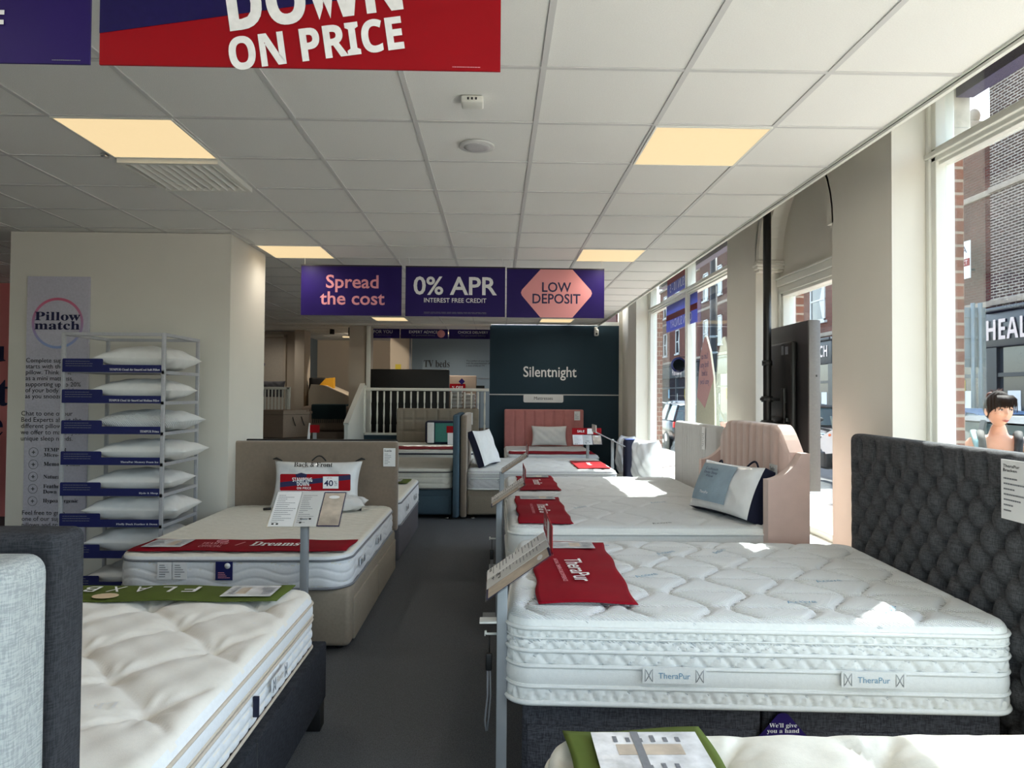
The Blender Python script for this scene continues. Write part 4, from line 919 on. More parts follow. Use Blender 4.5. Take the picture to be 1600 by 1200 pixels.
obj('slip', MB().box(-1.655, -1.555, 4.278, 4.281, .44, .55), PURPD, t); obj('seal', MB().lathe([(.017, -.001), (.017, .001)], (-1.585, 4.277, .525), 20, 'y'), PAPER, t); obj('print', lines_on((-1.605, 4.278, .47), fx, UP, .07, .04, 4, .001), PTXT, t)
# carry-bag pillow on it
pm = frame_map((-1.50, 6.03, .79), (1, 0, 0), (0, .35, 1), (0, -1, .35))
t = make_pillow('packed_pillow', .74, .40, .18, PLAST, 'clear bagged pillow with black handles on the second left bed', pm, None, lump=.014, seed=3)
t2 = thing('pillow_bag', (-1.5, 6.0, .6), 'black trim handles of the bagged pillow on the second left bed', 'bag')
obj('handle', MB().tube([pm((-.06+.12*k/10, .20+.045*math.sin(k/10*PI), 0)) for k in range(11)], .006, 6), BLACK, t2)
for s_ in (-1, 1): obj('corner_trim', MB().tube([pm((s_*.39, .215, 0)), pm((s_*.36, .222, 0)), pm((s_*.31, .20, 0))], [.004, .012, .004], 6), BLACK, t2); obj('corner_trim', MB().tube([(-1.5+s_*.40, 5.90, .60), (-1.5+s_*.34, 5.90, .605)], .012, 6), BLACK, t2)
text('lettering', serif('Back & Front'), BTXT, t2, pm((-.02, .145, .093)), (1, 0, 0), (0, .35, 1), width=.32)
make_pillow('packed_pillow', .6, .18, .12, PLAST, 'second wrapped pillow lying flat below the bagged pillow', frame_map((-1.36, 5.92, .652), (1, 0, 0), (0, 1, .1), (0, 0, 1)), None, lump=.01, seed=8)

# third left bed: black headboard back to back, grey base, foot away
t = thing('divan_bed', (-1.55, 7.3, 0), 'plain grey divan base beyond the taupe suede headboard', 'bed')
obj('base', MB().box(-2.22, -.86, 6.45, 8.03, .05, .355, .02), GREYD, t); feet(t, [(-.93, 6.55), (-.93, 7.95), (-2.15, 6.55), (-2.15, 7.95)], BLACK, .022, .05)
hb = MB().box(-2.22, -.875, 6.392, 6.42, .36, 1.145, .01); obj('panel', hb, BLACKM, hbthing('thin black headboard edge behind the taupe suede one', hb))
L2 = make_mattress('mattress', -2.23, -.855, 6.43, 8.06, .355, .60, 'white mattress behind the taupe headboard, third on the left', COTT, q_diam(.16, .005), [(0, 1, 'slant', .2)], [(0, .008), (.97, .007)], GTXT, .1, .03, .025, 0, SILKB, n=20)
for yy in (6.85, 7.55): handle(L2, Vector((-.85, yy, .47)), (0, 1, 0), 'bed', .16, .045, SILKB, BTXT)
rn = make_runner('bed_runner', -2.1, -.93, 7.55, 7.95, .608, RUNG, 'olive green runner on the third left mattress', seed=3)
photo_strip(rn, (-1.12, 7.74, .616), (-1, 0, 0), (0, -1, 0), .22, .2)

# ================================================================== PRICE STANDS
STBK = mat('print_red', (190, 24, 44), .4)
def stand(px, py, post_h, A, B, C, D, label, head_h=.10, facing=None, head='SALE', detail=2, post_w=.042, base=True):
    """A,B low edge ends, C,D high edge ends of the sloping board (A->D and B->C go up the slope)"""
    A, B, C, D = map(Vector, (A, B, C, D)); t = thing('price_stand', (px, py, 0), label, 'price stand', 'price stands at the foot of the beds')
    obj('post', MB().box(px-post_w/2, px+post_w/2, py-post_w/2, py+post_w/2, .006, post_h, .003), STEELP, t)
    if base: obj('foot_plate', MB().box(px-.11, px+.045, py-.10, py+.10, 0, .008, .002), STEELP, t)
    R = (B-A).normalized(); U = (D-A); U = (U-R*U.dot(R)).normalized(); N = R.cross(U)
    w_, h_ = (B-A).length, (D-A).length; c = (A+B+C+D)/4
    def pl(cx, cy, ww, hh, lift, th): return quad_on(c+R*cx+U*cy, R, U, ww, hh, lift, th)
    obj('board', pl(0, 0, w_, h_, -.006, .003), ACR, t)
    q = obj('bracket', MB().bar(c-N*.008-U*.06, c-N*.008+U*.06, .06, .006), STEELP, t)
    o = obj('price_sheet', pl(-w_*.31, 0, w_*.34, h_*.96, -.002, .001), PAPER, t); obj('print', lines_on(c-R*w_*.31, R, U, w_*.28, h_*.8, 15, .0005, (.25, .95), .22), GTXT, o)
    o = obj('price_sheet', pl(.0+w_*.02, 0, w_*.30, h_*.96, -.002, .001), PAPERG, t); obj('print', lines_on(c+R*w_*.02, R, U, w_*.25, h_*.8, 15, .0005, (.2, .8), .22), GTXT, o)
    if detail > 1:
        for k, (a, b) in enumerate(((-.05, -.28), (.07, -.28), (-.05, -.38), (-.42, -.42), (-.36, -.42))): obj('pictogram', pl(w_*a, h_*b, .013, .011, .0005, .0004), BTXT, t)
    o = obj('colour_sheet', pl(w_*.335, 0, w_*.31, h_*.96, -.002, .001), NTXT, t); obj('picture', pl(w_*.335, 0, w_*.285, h_*.90, -.0008, .0006), SATIN, o)
    obj('logo', MB().add(*(lambda m: (m.v, m.f))(plate([(.032*math.cos(k*PI/8), .012*math.sin(k*PI/8)) for k in range(16)], c+R*w_*.335+U*h_*.33, R, U, N, .0008))), PAPER, o)
    # header card standing up from the high edge
    HU = Vector((0, 0, 1)); HN = R.cross(HU); hc = (C+D)/2+HU*(head_h/2+.004)
    hd = obj('header_card', quad_on(hc, R, HU, w_*1.0, head_h, 0, .003, .008), RED, t)
    if head == 'STAMP':
        obj('stripe', plate([(-w_*.5, -.03), (-w_*.5, .0), (w_*.5, .047), (w_*.5, .018)], hc+HN*.003, R, HU, HN, .0008), NTXT, hd)
        text('lettering', bold('STAMPING\nDOWN'), WTXT, hd, hc-R*w_*.18+HU*.004, R, (HU-R*.15), width=w_*.28, height=.05, lift=.0045, space=.75); text('lettering', bold('ON PRICE'), WTXT, hd, hc-R*w_*.16-HU*.034, R, HU, width=w_*.2, height=.014, lift=.0045)
        obj('crest', plate([(-.03, -.01), (.03, -.01), (.035, .008), (.0, .018), (-.035, .008)], hc-R*w_*.2+HU*.04+HN*.0045, R, HU, HN, .0006), NTXT, hd)
        fl = obj('flash', quad_on(hc+R*w_*.22+HU*.0, R, HU, w_*.22, head_h*.72, .0042, .0008), PAPER, hd)
        text('lettering', '40', NTXT, hd, hc+R*w_*.19-HU*.004, R, HU, width=w_*.13, height=.036, off=.02, lift=.0055); text('lettering', '%', NTXT, hd, hc+R*w_*.29+HU*.0, R, HU, width=.018, lift=.0055); text('lettering', 'OFF', NTXT, hd, hc+R*w_*.29-HU*.017, R, HU, width=.018, lift=.0055); text('lettering', 'UP TO', STBK, hd, hc+R*w_*.2+HU*.027, R, HU, width=.03, lift=.0055)
    elif head:
        text('lettering', bold(head), WTXT, hd, hc-R*w_*.2, R, HU, width=w_*.24, lift=.004); obj('flash', quad_on(hc+R*w_*.12, R, HU, w_*.2, head_h*.85, .0035, .0008), PAPER, hd)
    return t
# aisle stands face the aisle: low edge towards -X, readers stand in the aisle
def aisle_stand(px, py, y0, y1, xl, xh, zl, zh, label, ph, head):
    return stand(px, py, ph, (xl, y1, zl), (xl, y0, zl), (xh, y0, zh), (xh, y1, zh), label, .095, head=head)
aisle_stand(.032, 2.86, 2.60, 3.05, -.035, .212, .80, .972, 'nearest price stand, red headed, beside the largest mattress corner', .835, 'SALE')
aisle_stand(.03, 4.98, 4.75, 5.22, -.03, .205, .80, .955, 'second price stand along the aisle, at the winged bed', .83, 'SALE')
aisle_stand(.06, 6.42, 6.2, 6.68, .05, .29, .86, 1.02, 'third price stand along the aisle, at the silver headboard bed', .86, 'SALE')
stand(-1.10, 4.16, .83, (-1.325, 4.10, .79), (-.905, 4.10, .79), (-.87, 4.30, .965), (-1.285, 4.30, .965), 'price stand with red and navy 40% header at the foot of the second left bed', .10, head='STAMP')
stand(1.42, 10.92, .86, (1.185, 10.85, .80), (1.64, 10.85, .80), (1.64, 10.99, .945), (1.185, 10.99, .945), 'far price stand with red SALE header before the rose pink bed', .10, head='SALE')
t = thing('price_stand', (1.70, 10.3, 0), 'grey price stand seen edge on beside the far SALE stand', 'price stand', 'price stands at the foot of the beds')
obj('post', MB().box(1.68, 1.72, 10.28, 10.32, .006, .92, .003), STEELP, t); obj('foot_plate', MB().box(1.6, 1.8, 10.2, 10.4, 0, .008), STEELP, t)
obj('board', MB().bar((1.44, 10.3, 1.03), (1.85, 10.3, .83), .44, .012), STEELP, t); obj('header_card', MB().box(1.43, 1.436, 10.08, 10.52, 1.02, 1.13), WHITE, t)
# accessories on the posts by the aisle
for (yy, zz, lab) in ((2.88, .645, 'white shelf bracket on the nearest aisle price stand'), (5.0, .60, 'small white hook bracket on the second aisle price stand')):
    t = thing('post_bracket', (-.03, yy, zz-.03), lab, 'bracket')
    if yy < 3: obj('shelf', MB().box(-.058, .011, yy-.05, yy+.02, zz, zz+.006, .003), WHITE, t)
    obj('hook', MB().tube([(.011, yy, zz-.055), (-.03, yy, zz-.055), (-.034, yy, zz-.043)], .005, 8).lathe([(.011, -.002), (.011, .002)], (-.036, yy, zz-.053), 10, 'x'), WHITE, t)
    t = thing('bed_remote', (-.02, yy, zz-.33), 'black handset with braided strap hanging from the '+('nearest' if yy < 3 else 'second')+' aisle stand', 'remote control')
    obj('cord', MB().tube([(-.018, yy, zz-.062), (-.018, yy, zz-.13)], .003, 6), BLACK, t)
    obj('handset', MB().box(-.033, -.006, yy-.012, yy+.012, zz-.20, zz-.13, .006), BLACK, t)
    obj('strap', MB().tube([(-.024, yy, zz-.20), (-.024, yy, zz-.30), (-.034, yy, zz-.40), (-.028, yy-.004, zz-.44)], .0045, 6).tube([(-.014, yy, zz-.20), (-.012, yy, zz-.30), (-.018, yy, zz-.38), (-.024, yy, zz-.44)], .0035, 6), GTXT, t)

# ================================================================== PILLOW RACK
t = thing('pillow_rack', (-2.78, 5.5, 0), 'white metal rack of display pillows in front of the left pillar', 'rack')
rx0, rx1, ry0, ry1, rz = -3.135, -2.395, 5.19, 5.80, 1.985; w_ = .024
for xx in (rx0+w_/2, rx1-w_/2):
    for yy in (ry0+w_/2, ry1-w_/2): obj('post', MB().box(xx-w_/2, xx+w_/2, yy-w_/2, yy+w_/2, 0, rz, .002), WIRE, t)
obj('top_frame', MB().box(rx0+w_+.0005, rx1-w_-.0005, ry0, ry0+w_, rz-w_, rz-.001).box(rx0+w_+.0005, rx1-w_-.0005, ry1-w_, ry1, rz-w_, rz-.001).box(rx0, rx0+w_, ry0+w_+.0005, ry1-w_-.0005, rz-w_, rz-.001).box(rx1-w_, rx1, ry0+w_+.0005, ry1-w_-.0005, rz-w_, rz-.001), WIRE, t)
names = ['TEMPUR Cloud Air SmartCool Soft Pillow', 'TEMPUR Cloud Air SmartCool Medium Pillow', 'TEMPUR Prima', 'TheraPur Memory Foam Ice', 'Hyde & Sleep', 'Fluffy Duck Feather & Down', 'Natural Pillow', 'Anti Allergy']
place_ = ['top', 'second', 'third', 'fourth', 'fifth', 'sixth', 'seventh', 'lowest']
for k in range(8):
    zz = 1.692-.2225*k
    sh = obj('shelf', MB().box(rx0+.004, rx1-.004, ry0+.01, ry1-.01, zz, zz+.012).box(rx1-w_*.9, rx1-.001, ry0, ry1, zz-.006, zz+.018), WIRE, t)
    lb = obj('shelf_label', plate([(-.36, -.046), (.345, -.046), (.345, .008), (-.072, .008), (-.072, .045), (-.078, .051), (-.354, .051), (-.36, .045)], (-2.762, ry0-.001, zz+.050), (1, 0, 0), UP, (0, -1, 0), .003), PURPD, sh)
    ww = min(.36, .0125*len(names[k])*.9)
    text('lettering', serif(names[k]), WTXT, sh, (-2.425-ww/2, ry0-.003, zz+.024), fx, UP, width=ww, height=.016, lift=.003)
    obj('print', lines_on((-2.99, ry0-.003, zz+.065), fx, UP, .22, .05, 3, .003, (.5, .95), .22), GTXT, sh)
    wd = (.60, .58, .62, .66, .60, .68, .66, .6)[k]; th = (.19, .17, .16, .16, .16, .20, .18, .13)[k]
    make_pillow('display_pillow', wd, .44, th, PILW if k != 2 else KNIT, 'white '+('ribbed ' if k == 2 else 'plump ' if k in (5, 6) else '')+'pillow on the '+place_[k]+' shelf of the white rack', frame_map((-2.66+(.03, .01, .06, .07, .0, .01, .02, .0)[k], 5.45, zz+.014+th*.5), (1, .03, 0), (0, 1, .0), (0, 0, 1)), None, 'pillows on the rack shelves', .006 if k < 5 else .012, seed=k+1, sharp=2.4)

# ================================================================== TV ON POLE in the bay
t = thing('display_screen', (2.33, 5.55, 0), 'black portrait display screen on a floor to ceiling pole, seen from behind in the bay', 'display screen')
obj('pole', MB().lathe([(.031, .0), (.031, 3.95)], (2.165, 5.62, 0), 16), BLACK, t)
scr = obj('screen_case', MB().box(2.30, 2.37, 5.18, 5.90, .86, 2.12, .006), mat('dark_grey_case', (40, 40, 42), .4), t)
obj('edge_trim', MB().box(2.30, 2.385, 5.165, 5.185, .86, 2.12, .003), mat('brushed_grey', (110, 108, 108), .4, metal=.4), scr)
obj('back_housing', MB().box(2.25, 2.30, 5.36, 5.82, 1.0, 1.98, .02), BLACK, scr)
obj('back_label', MB().box(2.247, 2.25, 5.42, 5.47, 1.88, 1.94).box(2.247, 2.25, 5.50, 5.54, 1.88, 1.95), GTXT, scr)
obj('screws', MB().box(2.35, 2.36, 5.162, 5.166, 1.7, 1.715), BLACK, scr)
for zz in (1.33, 1.52): obj('clamp', MB().box(2.12, 2.26, 5.58, 5.66, zz, zz+.025, .005).lathe([(.045, zz-.01), (.045, zz+.035)], (2.165, 5.62, 0), 16), BLACK, t)
obj('clamp', MB().lathe([(.04, 1.80), (.04, 1.84)], (2.165, 5.62, 0), 16), BLACK, t)
obj('mount_rail', MB().box(2.225, 2.25, 5.45, 5.50, 1.15, 1.62, .005).box(2.225, 2.25, 5.40, 5.78, 1.36, 1.39, .004), BLACK, t)
obj('cable', MB().tube([(2.23, 5.42, 1.5), (2.21, 5.38, 1.42), (2.22, 5.44, 1.33), (2.24, 5.5, 1.25)], .006, 6), BLACK, t)

# ================================================================== FAR WINDOW BAY: bags, sign board, painted reflections
for (xx, yy, lab, wd) in ((2.08, 11.15, 'white packed duvet with navy side by the far pier', .34), (2.18, 10.2, 'white crumpled duvet bag with grey label by the far window', .5)):
    t = make_pillow('duvet_pack', wd, .62, .34, PLAST, lab, frame_map((xx, yy, .62), (.55, -1, 0), UP, (-1, -.55, 0)), None, lump=.02, seed=int(yy), cat='bedding pack')
t = thing('bedding_pack', (2.03, 10.7, .31), 'navy upright bedding pack between the two white duvet bags', 'bedding pack')
obj('bag', MB().box(1.93, 2.13, 10.55, 10.75, .305, .90, .04), NAVYC, t); obj('top_panel', MB().box(1.94, 2.12, 10.56, 10.74, .895, .905, .004), mat('bright_blue_cloth', (40, 70, 140), .6), t)
t = thing('window_shelf', (2.06, 10.5, 0), 'white low display shelf under the far window bags', 'shelf'); obj('top', MB().box(1.89, 2.33, 9.6, 11.35, .28, .30, .004), WHITE, t); obj('front', MB().box(1.9, 1.92, 9.6, 11.35, 0, .28), WHITE, t)
t = thing('flame_shaped_sign', (2.40, 8.1, .34), 'pale leaf shaped sign with pink top and mirrored purple writing in the far window', 'sign')
sh_ = [(-.38, 0), (-.36, .75), (-.33, 1.15), (-.16, 1.72), (-.04, 1.88), (.05, 1.90), (.20, 1.72), (.33, 1.42), (.36, 1.1), (.37, .7), (.36, 0)]
obj('board', MB().prism([(8.1+.02-p[0], .34+p[1]) for p in sh_][::-1], 'x', 2.405, 2.425), mat('cream_board', (232, 232, 208), .5), t)
pk = [(-.30, 1.20), (-.31, 1.22), (-.16, 1.71), (-.04, 1.87), (.05, 1.89), (.20, 1.71), (.32, 1.43), (.33, 1.40), (.0, 1.08)]
obj('pink_panel', MB().prism([(8.12-p[0], .34+p[1]) for p in pk][::-1], 'x', 2.402, 2.405), mat('pale_pink_print', (236, 190, 190), .5), t)
text('lettering', "Let us\nfind you\na bed\nyou love", mat('print_violet', (110, 90, 150), .6), t, (2.401, 8.12, 1.86), (0, 1, 0), UP, width=.34, height=.38, lift=-.0005)
for o in [o for o in ALL_CHILD(t) if o.name.startswith('lettering')]:
    for v in o.data.vertices: v.co.x = 2.4005-t.location.x
def reflection(y0, y1, z0, z1, lab, m1, m2, words):  # tinted sheets paint in the mirrored sign reflected by the glass
    t = thing('window_reflection', (2.46, (y0+y1)/2, z0), lab, 'reflection')
    obj('sheet', MB().box(2.497, 2.499, y0, y1, z0, z1), m1, t); obj('band', MB().box(2.4955, 2.497, y0, y1, z0+(z1-z0)*.42, z0+(z1-z0)*.62) if m2 else MB().box(2.4955, 2.497, y0, y1, z1-.05, z1), m2 or RED, t)
    for s_, zf in words: text('lettering', s_, WTXT, t, (2.494, (y0+y1)/2, z0+(z1-z0)*zf), (0, 1, 0), UP, width=(y1-y0)*.7, lift=-.0)
REFP = bpy.data.materials.new('purple_reflection_tint'); REFP.use_nodes = True; _n = REFP.node_tree; _p = _n.nodes['Principled BSDF']; _p.inputs['Base Color'].default_value = sr((112, 118, 178))+(1,)
_t = _n.nodes.new('ShaderNodeBsdfTranslucent'); _t.inputs[0].default_value = sr((120, 126, 180))+(1,); _m = _n.nodes.new('ShaderNodeMixShader'); _m.inputs[0].default_value = .6
_n.links.new(_p.outputs[0], _m.inputs[1]); _n.links.new(_t.outputs[0], _m.inputs[2]); _n.links.new(_m.outputs[0], _n.nodes['Material Output'].inputs[0])
REFR = REFP.copy(); REFR.name = 'red_reflection_tint'; REFR.node_tree.nodes['Principled BSDF'].inputs['Base Color'].default_value = sr((196, 90, 100))+(1,)
[x_ for x_ in REFR.node_tree.nodes if x_.type == 'BSDF_TRANSLUCENT'][0].inputs[0].default_value = sr((200, 100, 105))+(1,)
reflection(8.75, 10.35, 2.48, 2.87, 'purple and red painted-on poster below the transom of the far window', REFP, REFR, (('OPEN SUNDAY', .25),))
reflection(9.2, 10.3, 2.99, 3.4, 'purple painted-on poster above the transom of the far window', REFP, REFR, (('SUN 10 - 5', .25),))

# ================================================================== RAISED FLOOR AREA
# balustrade
t = thing('balustrade', (-1.3, FAR-.06, BZ), 'white turned baluster railing on the raised floor beside the navy wall', 'balustrade')
by = FAR-.06
obj('handrail', MB().box(-2.52, -.13, by-.035, by+.035, 1.62, 1.675, .008), WHITE, t); obj('base_rail', MB().box(-2.52, -.13, by-.04, by+.04, BZ-.01, BZ+.035, .006), WHITE, t)
obj('newel', MB().box(-2.56, -2.48, by-.04, by+.04, BZ, 1.72, .006), WHITE, t)
nb = 18
for k in range(nb):
    xx = -2.52+(k+1)*2.36/(nb+.4)
    obj('baluster', MB().lathe([(.018, .0), (.018, .16), (.011, .18), (.015, .24), (.020, .36), (.013, .52), (.011, .56), (.018, .60), (.018, .80)], (xx, by, BZ+.03), 8), WHITE, t)
# stair: sloped white side wall and steps
t = thing('stair_side_panel', (-2.5, 12.9, 0), 'white sloping stair side panel left of the balusters', 'stair panel')
obj('panel', MB().prism([(12.15, 0), (12.15, 1.03), (12.3, 1.05), (13.66, 1.74), (13.66, 0)], 'x', -2.57, -2.51), WHITE, t)
obj('cap', MB().bar((-2.54, 12.15, 1.04), (-2.54, 13.62, 1.74), .09, .04), WHITE, t)
stp = MB()
for k in range(4): stp.box(-2.62-.0, -2.575, 12.2, 12.6, 0, .1)
struct('wall_step_riser', MB().box(-9, -2.6, 12.0, 12.05, 0, BZ-.01), GAP)
struct('wall_hall_pier', MB().box(-2.86, -2.5, 13.9, 14.5, BZ, CZ), WALLD)
struct('trim_12', MB().box(-2.52, -2.44, 13.84, 13.9, BZ, CZ, .005), WHITE)
# hall beyond, left
HB = 17.4
struct('wall_hall_back', MB().box(-9, -4.28, 15.6, 15.7, BZ, CZ), WALLD)
struct('wall_hall_jamb', MB().box(-4.28, -4.08, 15.2, 15.7, BZ, CZ), WALLD)
struct('wall_hall_side', MB().box(-4.6, -4.5, 15.7, 18.5, BZ, CZ), GREYB)
struct('wall_hall_end', MB().box(-4.6, -1.7, 18.0, 18.1, BZ, CZ), WALLD)
struct('wall_tv_beds', MB().box(-1.98, 2.6, 16.6, 16.7, BZ, CZ), GREYB)
struct('wall_tv_pier', MB().box(-2.42, -1.96, 16.3, 16.7, BZ, CZ), WALLD)
struct('trim_13', MB().box(-1.95, 2.5, 16.585, 16.6, 1.93, 1.945).box(-1.98, -1.94, 16.26, 16.3, BZ, CZ), GTXT)
tag(text('wall_lettering', serif('TV beds'), BTXT, None, (-1.38, 16.595, 2.27), fx, UP, width=.60, height=.165), 'black serif lettering on the blue grey wall reading TV beds', 'lettering')
tag(text('wall_lettering', 'The comfort of your bed\nwith the entertainment of\na state of the art TV', BTXT, None, (-.42, 16.595, 2.29), fx, UP, width=.55, height=.15, align='LEFT'), 'small three line paragraph on the blue grey wall beside TV beds', 'lettering')
tag(obj('notice', MB().box(-2.30, -2.17, 16.29, 16.3, 2.05, 2.24), mat('yellow_notice', (196, 176, 40), .5)), 'small yellow notice on the beige pier behind the black bed end', 'notice', 'notice')
# door with round sign
d = struct('door_1', MB().box(-5.55, -4.62, 15.52, 15.57, BZ, BZ+1.98), mat('door_cream', (196, 186, 172), .5))
obj('door_frame', MB().box(-5.62, -5.55, 15.5, 15.6, BZ, BZ+2.06, .01).box(-4.62, -4.56, 15.5, 15.6, BZ, BZ+2.06, .01).box(-5.62, -4.56, 15.5, 15.6, BZ+1.99, BZ+2.06, .01), WALLD, d)
obj('door_handle', MB().box(-4.80, -4.66, 15.47, 15.5, BZ+.92, BZ+.94, .005).lathe([(.025, -.01), (.025, .01)], (-4.68, 15.5, BZ+.93), 12, 'y'), BLACK, d)
obj('door_sign', MB().lathe([(.062, -.003), (.062, .003)], (-5.07, 15.51, BZ+1.40), 24, 'y'), PURPD, d)
t = thing('slatted_cot', (-4.6, 14.0, BZ), 'white slatted cot at the left of the raised area', 'cot')
for k in range(14): obj('slat', MB().box(-5.0+k*.068, -4.975+k*.068, 14.0, 14.02, BZ+.08, BZ+.86), WHITE, t)
obj('top_rail', MB().box(-5.05, -4.03, 13.98, 14.04, BZ+.85, BZ+.90, .008), WHITE, t); obj('bottom_rail', MB().box(-5.05, -4.03, 13.98, 14.04, BZ+.03, BZ+.08, .008), WHITE, t)
for xx in (-5.03, -4.05): obj('leg', MB().box(xx-.03, xx+.03, 13.98, 14.04, BZ, BZ+.90, .006), WHITE, t)
obj('cot_mattress', MB().box(-5.0, -4.08, 14.1, 14.9, BZ+.3, BZ+.42, .03), GTXT, t)
make_pillow('grey_cushion', .55, .35, .16, GREYD, 'grey cushion standing behind the cot rail', frame_map((-4.55, 14.5, BZ+.86), (1, 0, 0), (0, .3, 1), (0, -1, .3)), seed=3)
t = thing('storage_ottoman', (-3.95, 13.3, BZ), 'taupe wedge shaped storage ottoman with a lid on the raised floor', 'ottoman')
pl_ = [(-4.25, 12.75), (-3.72, 12.55), (-3.38, 12.95), (-3.42, 13.3), (-4.28, 13.3)]
LTAUPE = mat('light_taupe_cloth', (150, 134, 120), .9, bump=('noise', 300, .2), spec=.1)
obj('box', MB().prism(pl_, 'z', BZ, BZ+.40), LTAUPE, t)
gx, gy = -3.83, 13.0
obj('lid', MB().prism([(gx+(p[0]-gx)*1.03, gy+(p[1]-gy)*1.03) for p in pl_], 'z', BZ+.405, BZ+.45).prism([(gx+(p[0]-gx)*.9, gy+(p[1]-gy)*.9) for p in pl_], 'z', BZ+.45, BZ+.475), LTAUPE, t)
for xx in (-3.60, -3.48): obj('handle', MB().tube([(xx, 12.70+(xx+3.6)*1.1, BZ+.36), (xx+.03, 12.68+(xx+3.6)*1.1, BZ+.28), (xx+.05, 12.72+(xx+3.6)*1.1, BZ+.2)], .008, 6), BLACK, t)
t = thing('chaise_bed', (-3.4, 14.6, BZ), 'beige bed with raised head end behind the ottoman', 'bed')
obj('base', MB().box(-4.0, -2.7, 14.6, 15.9, BZ, BZ+.52, .10), LTAUPE, t); obj('bed_mattress', MB().prism([(-3.9, BZ+.52), (-2.7, BZ+.52), (-2.7, BZ+.72), (-3.0, BZ+.70), (-3.6, BZ+.95), (-3.85, BZ+.97), (-3.9, BZ+.8)], 'y', 14.9, 16.0), mat('oat_cloth', (190, 178, 160), .9), t)
t = thing('throw', (-3.4, 14.1, BZ+.2), 'dark teal fringed throw over the beige bed end', 'throw')
TT = mat('dark_teal_wool', (30, 52, 58), .95, bump=('noise', 200, .5))
obj('cloth', MB().box(-3.75, -3.05, 14.575, 15.0, BZ+.525, BZ+.56, .015).box(-3.75, -3.05, 14.555, 14.59, BZ+.26, BZ+.55, .01), TT, t)
fr = MB()
for k in range(18): fr.tube([(-3.73+k*.039, 14.57, BZ+.27), (-3.73+k*.039+.01, 14.565, BZ+.18)], .006, 5)
obj('fringe', fr, TT, t)
t = thing('yellow_panel_pack', (-3.75, 15.5, BZ+.5), 'tall mustard yellow cushion leaning beside the dark one on the beige bed', 'cushion')
obj('cover', MB().prism([(-3.95, BZ+.55), (-3.45, BZ+.55), (-3.45, BZ+1.12), (-3.62, BZ+1.10), (-3.9, BZ+.8)], 'y', 15.2, 15.35), mat('mustard_cloth', (206, 150, 26), .8), t)
tag(obj('dark_cushion', MB().box(-4.02, -3.66, 15.36, 15.45, BZ+.55, BZ+1.12, .03), BLACKM), 'black cushion behind the mustard yellow one', 'cushion')
tag(obj('wall_badge', MB().prism([(16.6, 2.12), (16.85, 1.92), (16.85, 2.42), (17.1, 2.2)], 'x', -4.5, -4.49), RED), 'small red and white badge on the grey hall side wall', 'badge')
tag(text('wall_lettering', serif('ru'), STBK, None, (-2.98, 17.99, 1.55), fx, UP, width=.3), 'red serif letters partly hidden by the beige hall pier', 'lettering')
for (xx, yy, lab, lit) in ((-3.45, 15.0, 'black ceiling spotlight pointing away in the hall', False), (-2.98, 14.6, 'black track spotlight lit beside the hall pier', True)):
    t = thing('spotlight', (xx, yy, CZ-.2), lab, 'spotlight'); obj('body', MB().lathe([(.05, CZ-.17 if lit else CZ-.1), (.05, CZ+.005)], (xx, yy, 0), 14), BLACK, t)
    if lit: obj('lamp', MB().box(xx-.16, xx+.05, yy-.05, yy+.05, CZ-.2, CZ-.18, .01), LAMP, t)
l = bpy.data.lights.new('hall_spot', 'SPOT'); l.energy = 40; l.color = (1, .86, .68); l.spot_size = 1.6; l.shadow_soft_size = .05
o = bpy.data.objects.new('hall_spot', l); COL.objects.link(o); o.location = (-2.98, 14.75, CZ-.24); o.rotation_euler = Vector((.1, -1, .6)).to_track_quat('Z', 'Y').to_euler()
lamp_fill_light(-.9, 15.2, CZ-.03, 50)  # spot without a fixture, added to brighten the TV beds wall
lamp_fill_light(-4.6, 14.6, CZ-.03, 16)  # fill spot added over the left of the hall, no fixture there
# black TV bed end and things behind the balusters
t = thing('tv_bed', (-1.7, 14.6, BZ), 'large black leather TV bed end behind the white balusters', 'bed')
obj('footboard', MB().box(-2.52, -.93, 14.1, 14.35, BZ+.04, 2.05, .02), BLACKM, t); obj('bed_base', MB().box(-2.48, -.97, 14.35, 15.4, BZ+.1, BZ+.5, .03), BLACKM, t)
for xx in (-2.4, -1.05): obj('leg', MB().box(xx-.04, xx+.04, 14.15, 14.25, BZ, BZ+.06), CHROME, t)
t = thing('headboard', (-.68, 15.5, BZ), 'beige headboard with red % OFF card behind the balusters', 'headboard')
obj('panel', MB().box(-1.05, -.42, 15.5, 15.58, BZ, 1.97, .02), LGT if False else LTAUPE, t); obj('offer_card', MB().box(-1.0, -.66, 15.47, 15.49, 1.62, 1.79), RED, t); text('lettering', bold('% OFF'), WTXT, t, (-.83, 15.47, 1.71), fx, UP, width=.24); obj('rosette', plate([(-.07, 0), (0, -.07), (.07, 0), (0, .07)], (-.74, 15.465, 1.84), (1, 0, 0), UP, (0, -1, 0), .002), NAVY, t)
for k in range(5):
    tag(obj('folded_towel', MB().box(-.91, -.68, 14.55, 14.8, BZ+.50+.075*k, BZ+.57+.075*k, .03), PILW), 'cream folded towel behind the balusters, '+('lowest', 'second', 'middle', 'fourth', 'topmost')[k]+' of the left pile', 'towel', 'folded towels')
for k in range(4):
    tag(obj('folded_towel', MB().box(-.64, -.42, 14.55, 14.8, BZ+.50+.075*k, BZ+.57+.075*k, .03), PILW), 'cream folded towel behind the balusters, '+('lowest', 'second', 'third', 'topmost')[k]+' of the right pile', 'towel', 'folded towels')
tag(obj('side_table', MB().box(-.92, -.36, 14.5, 14.9, BZ, BZ+.495, .02), LTAUPE), 'taupe bench under the folded towels behind the balusters', 'bench')
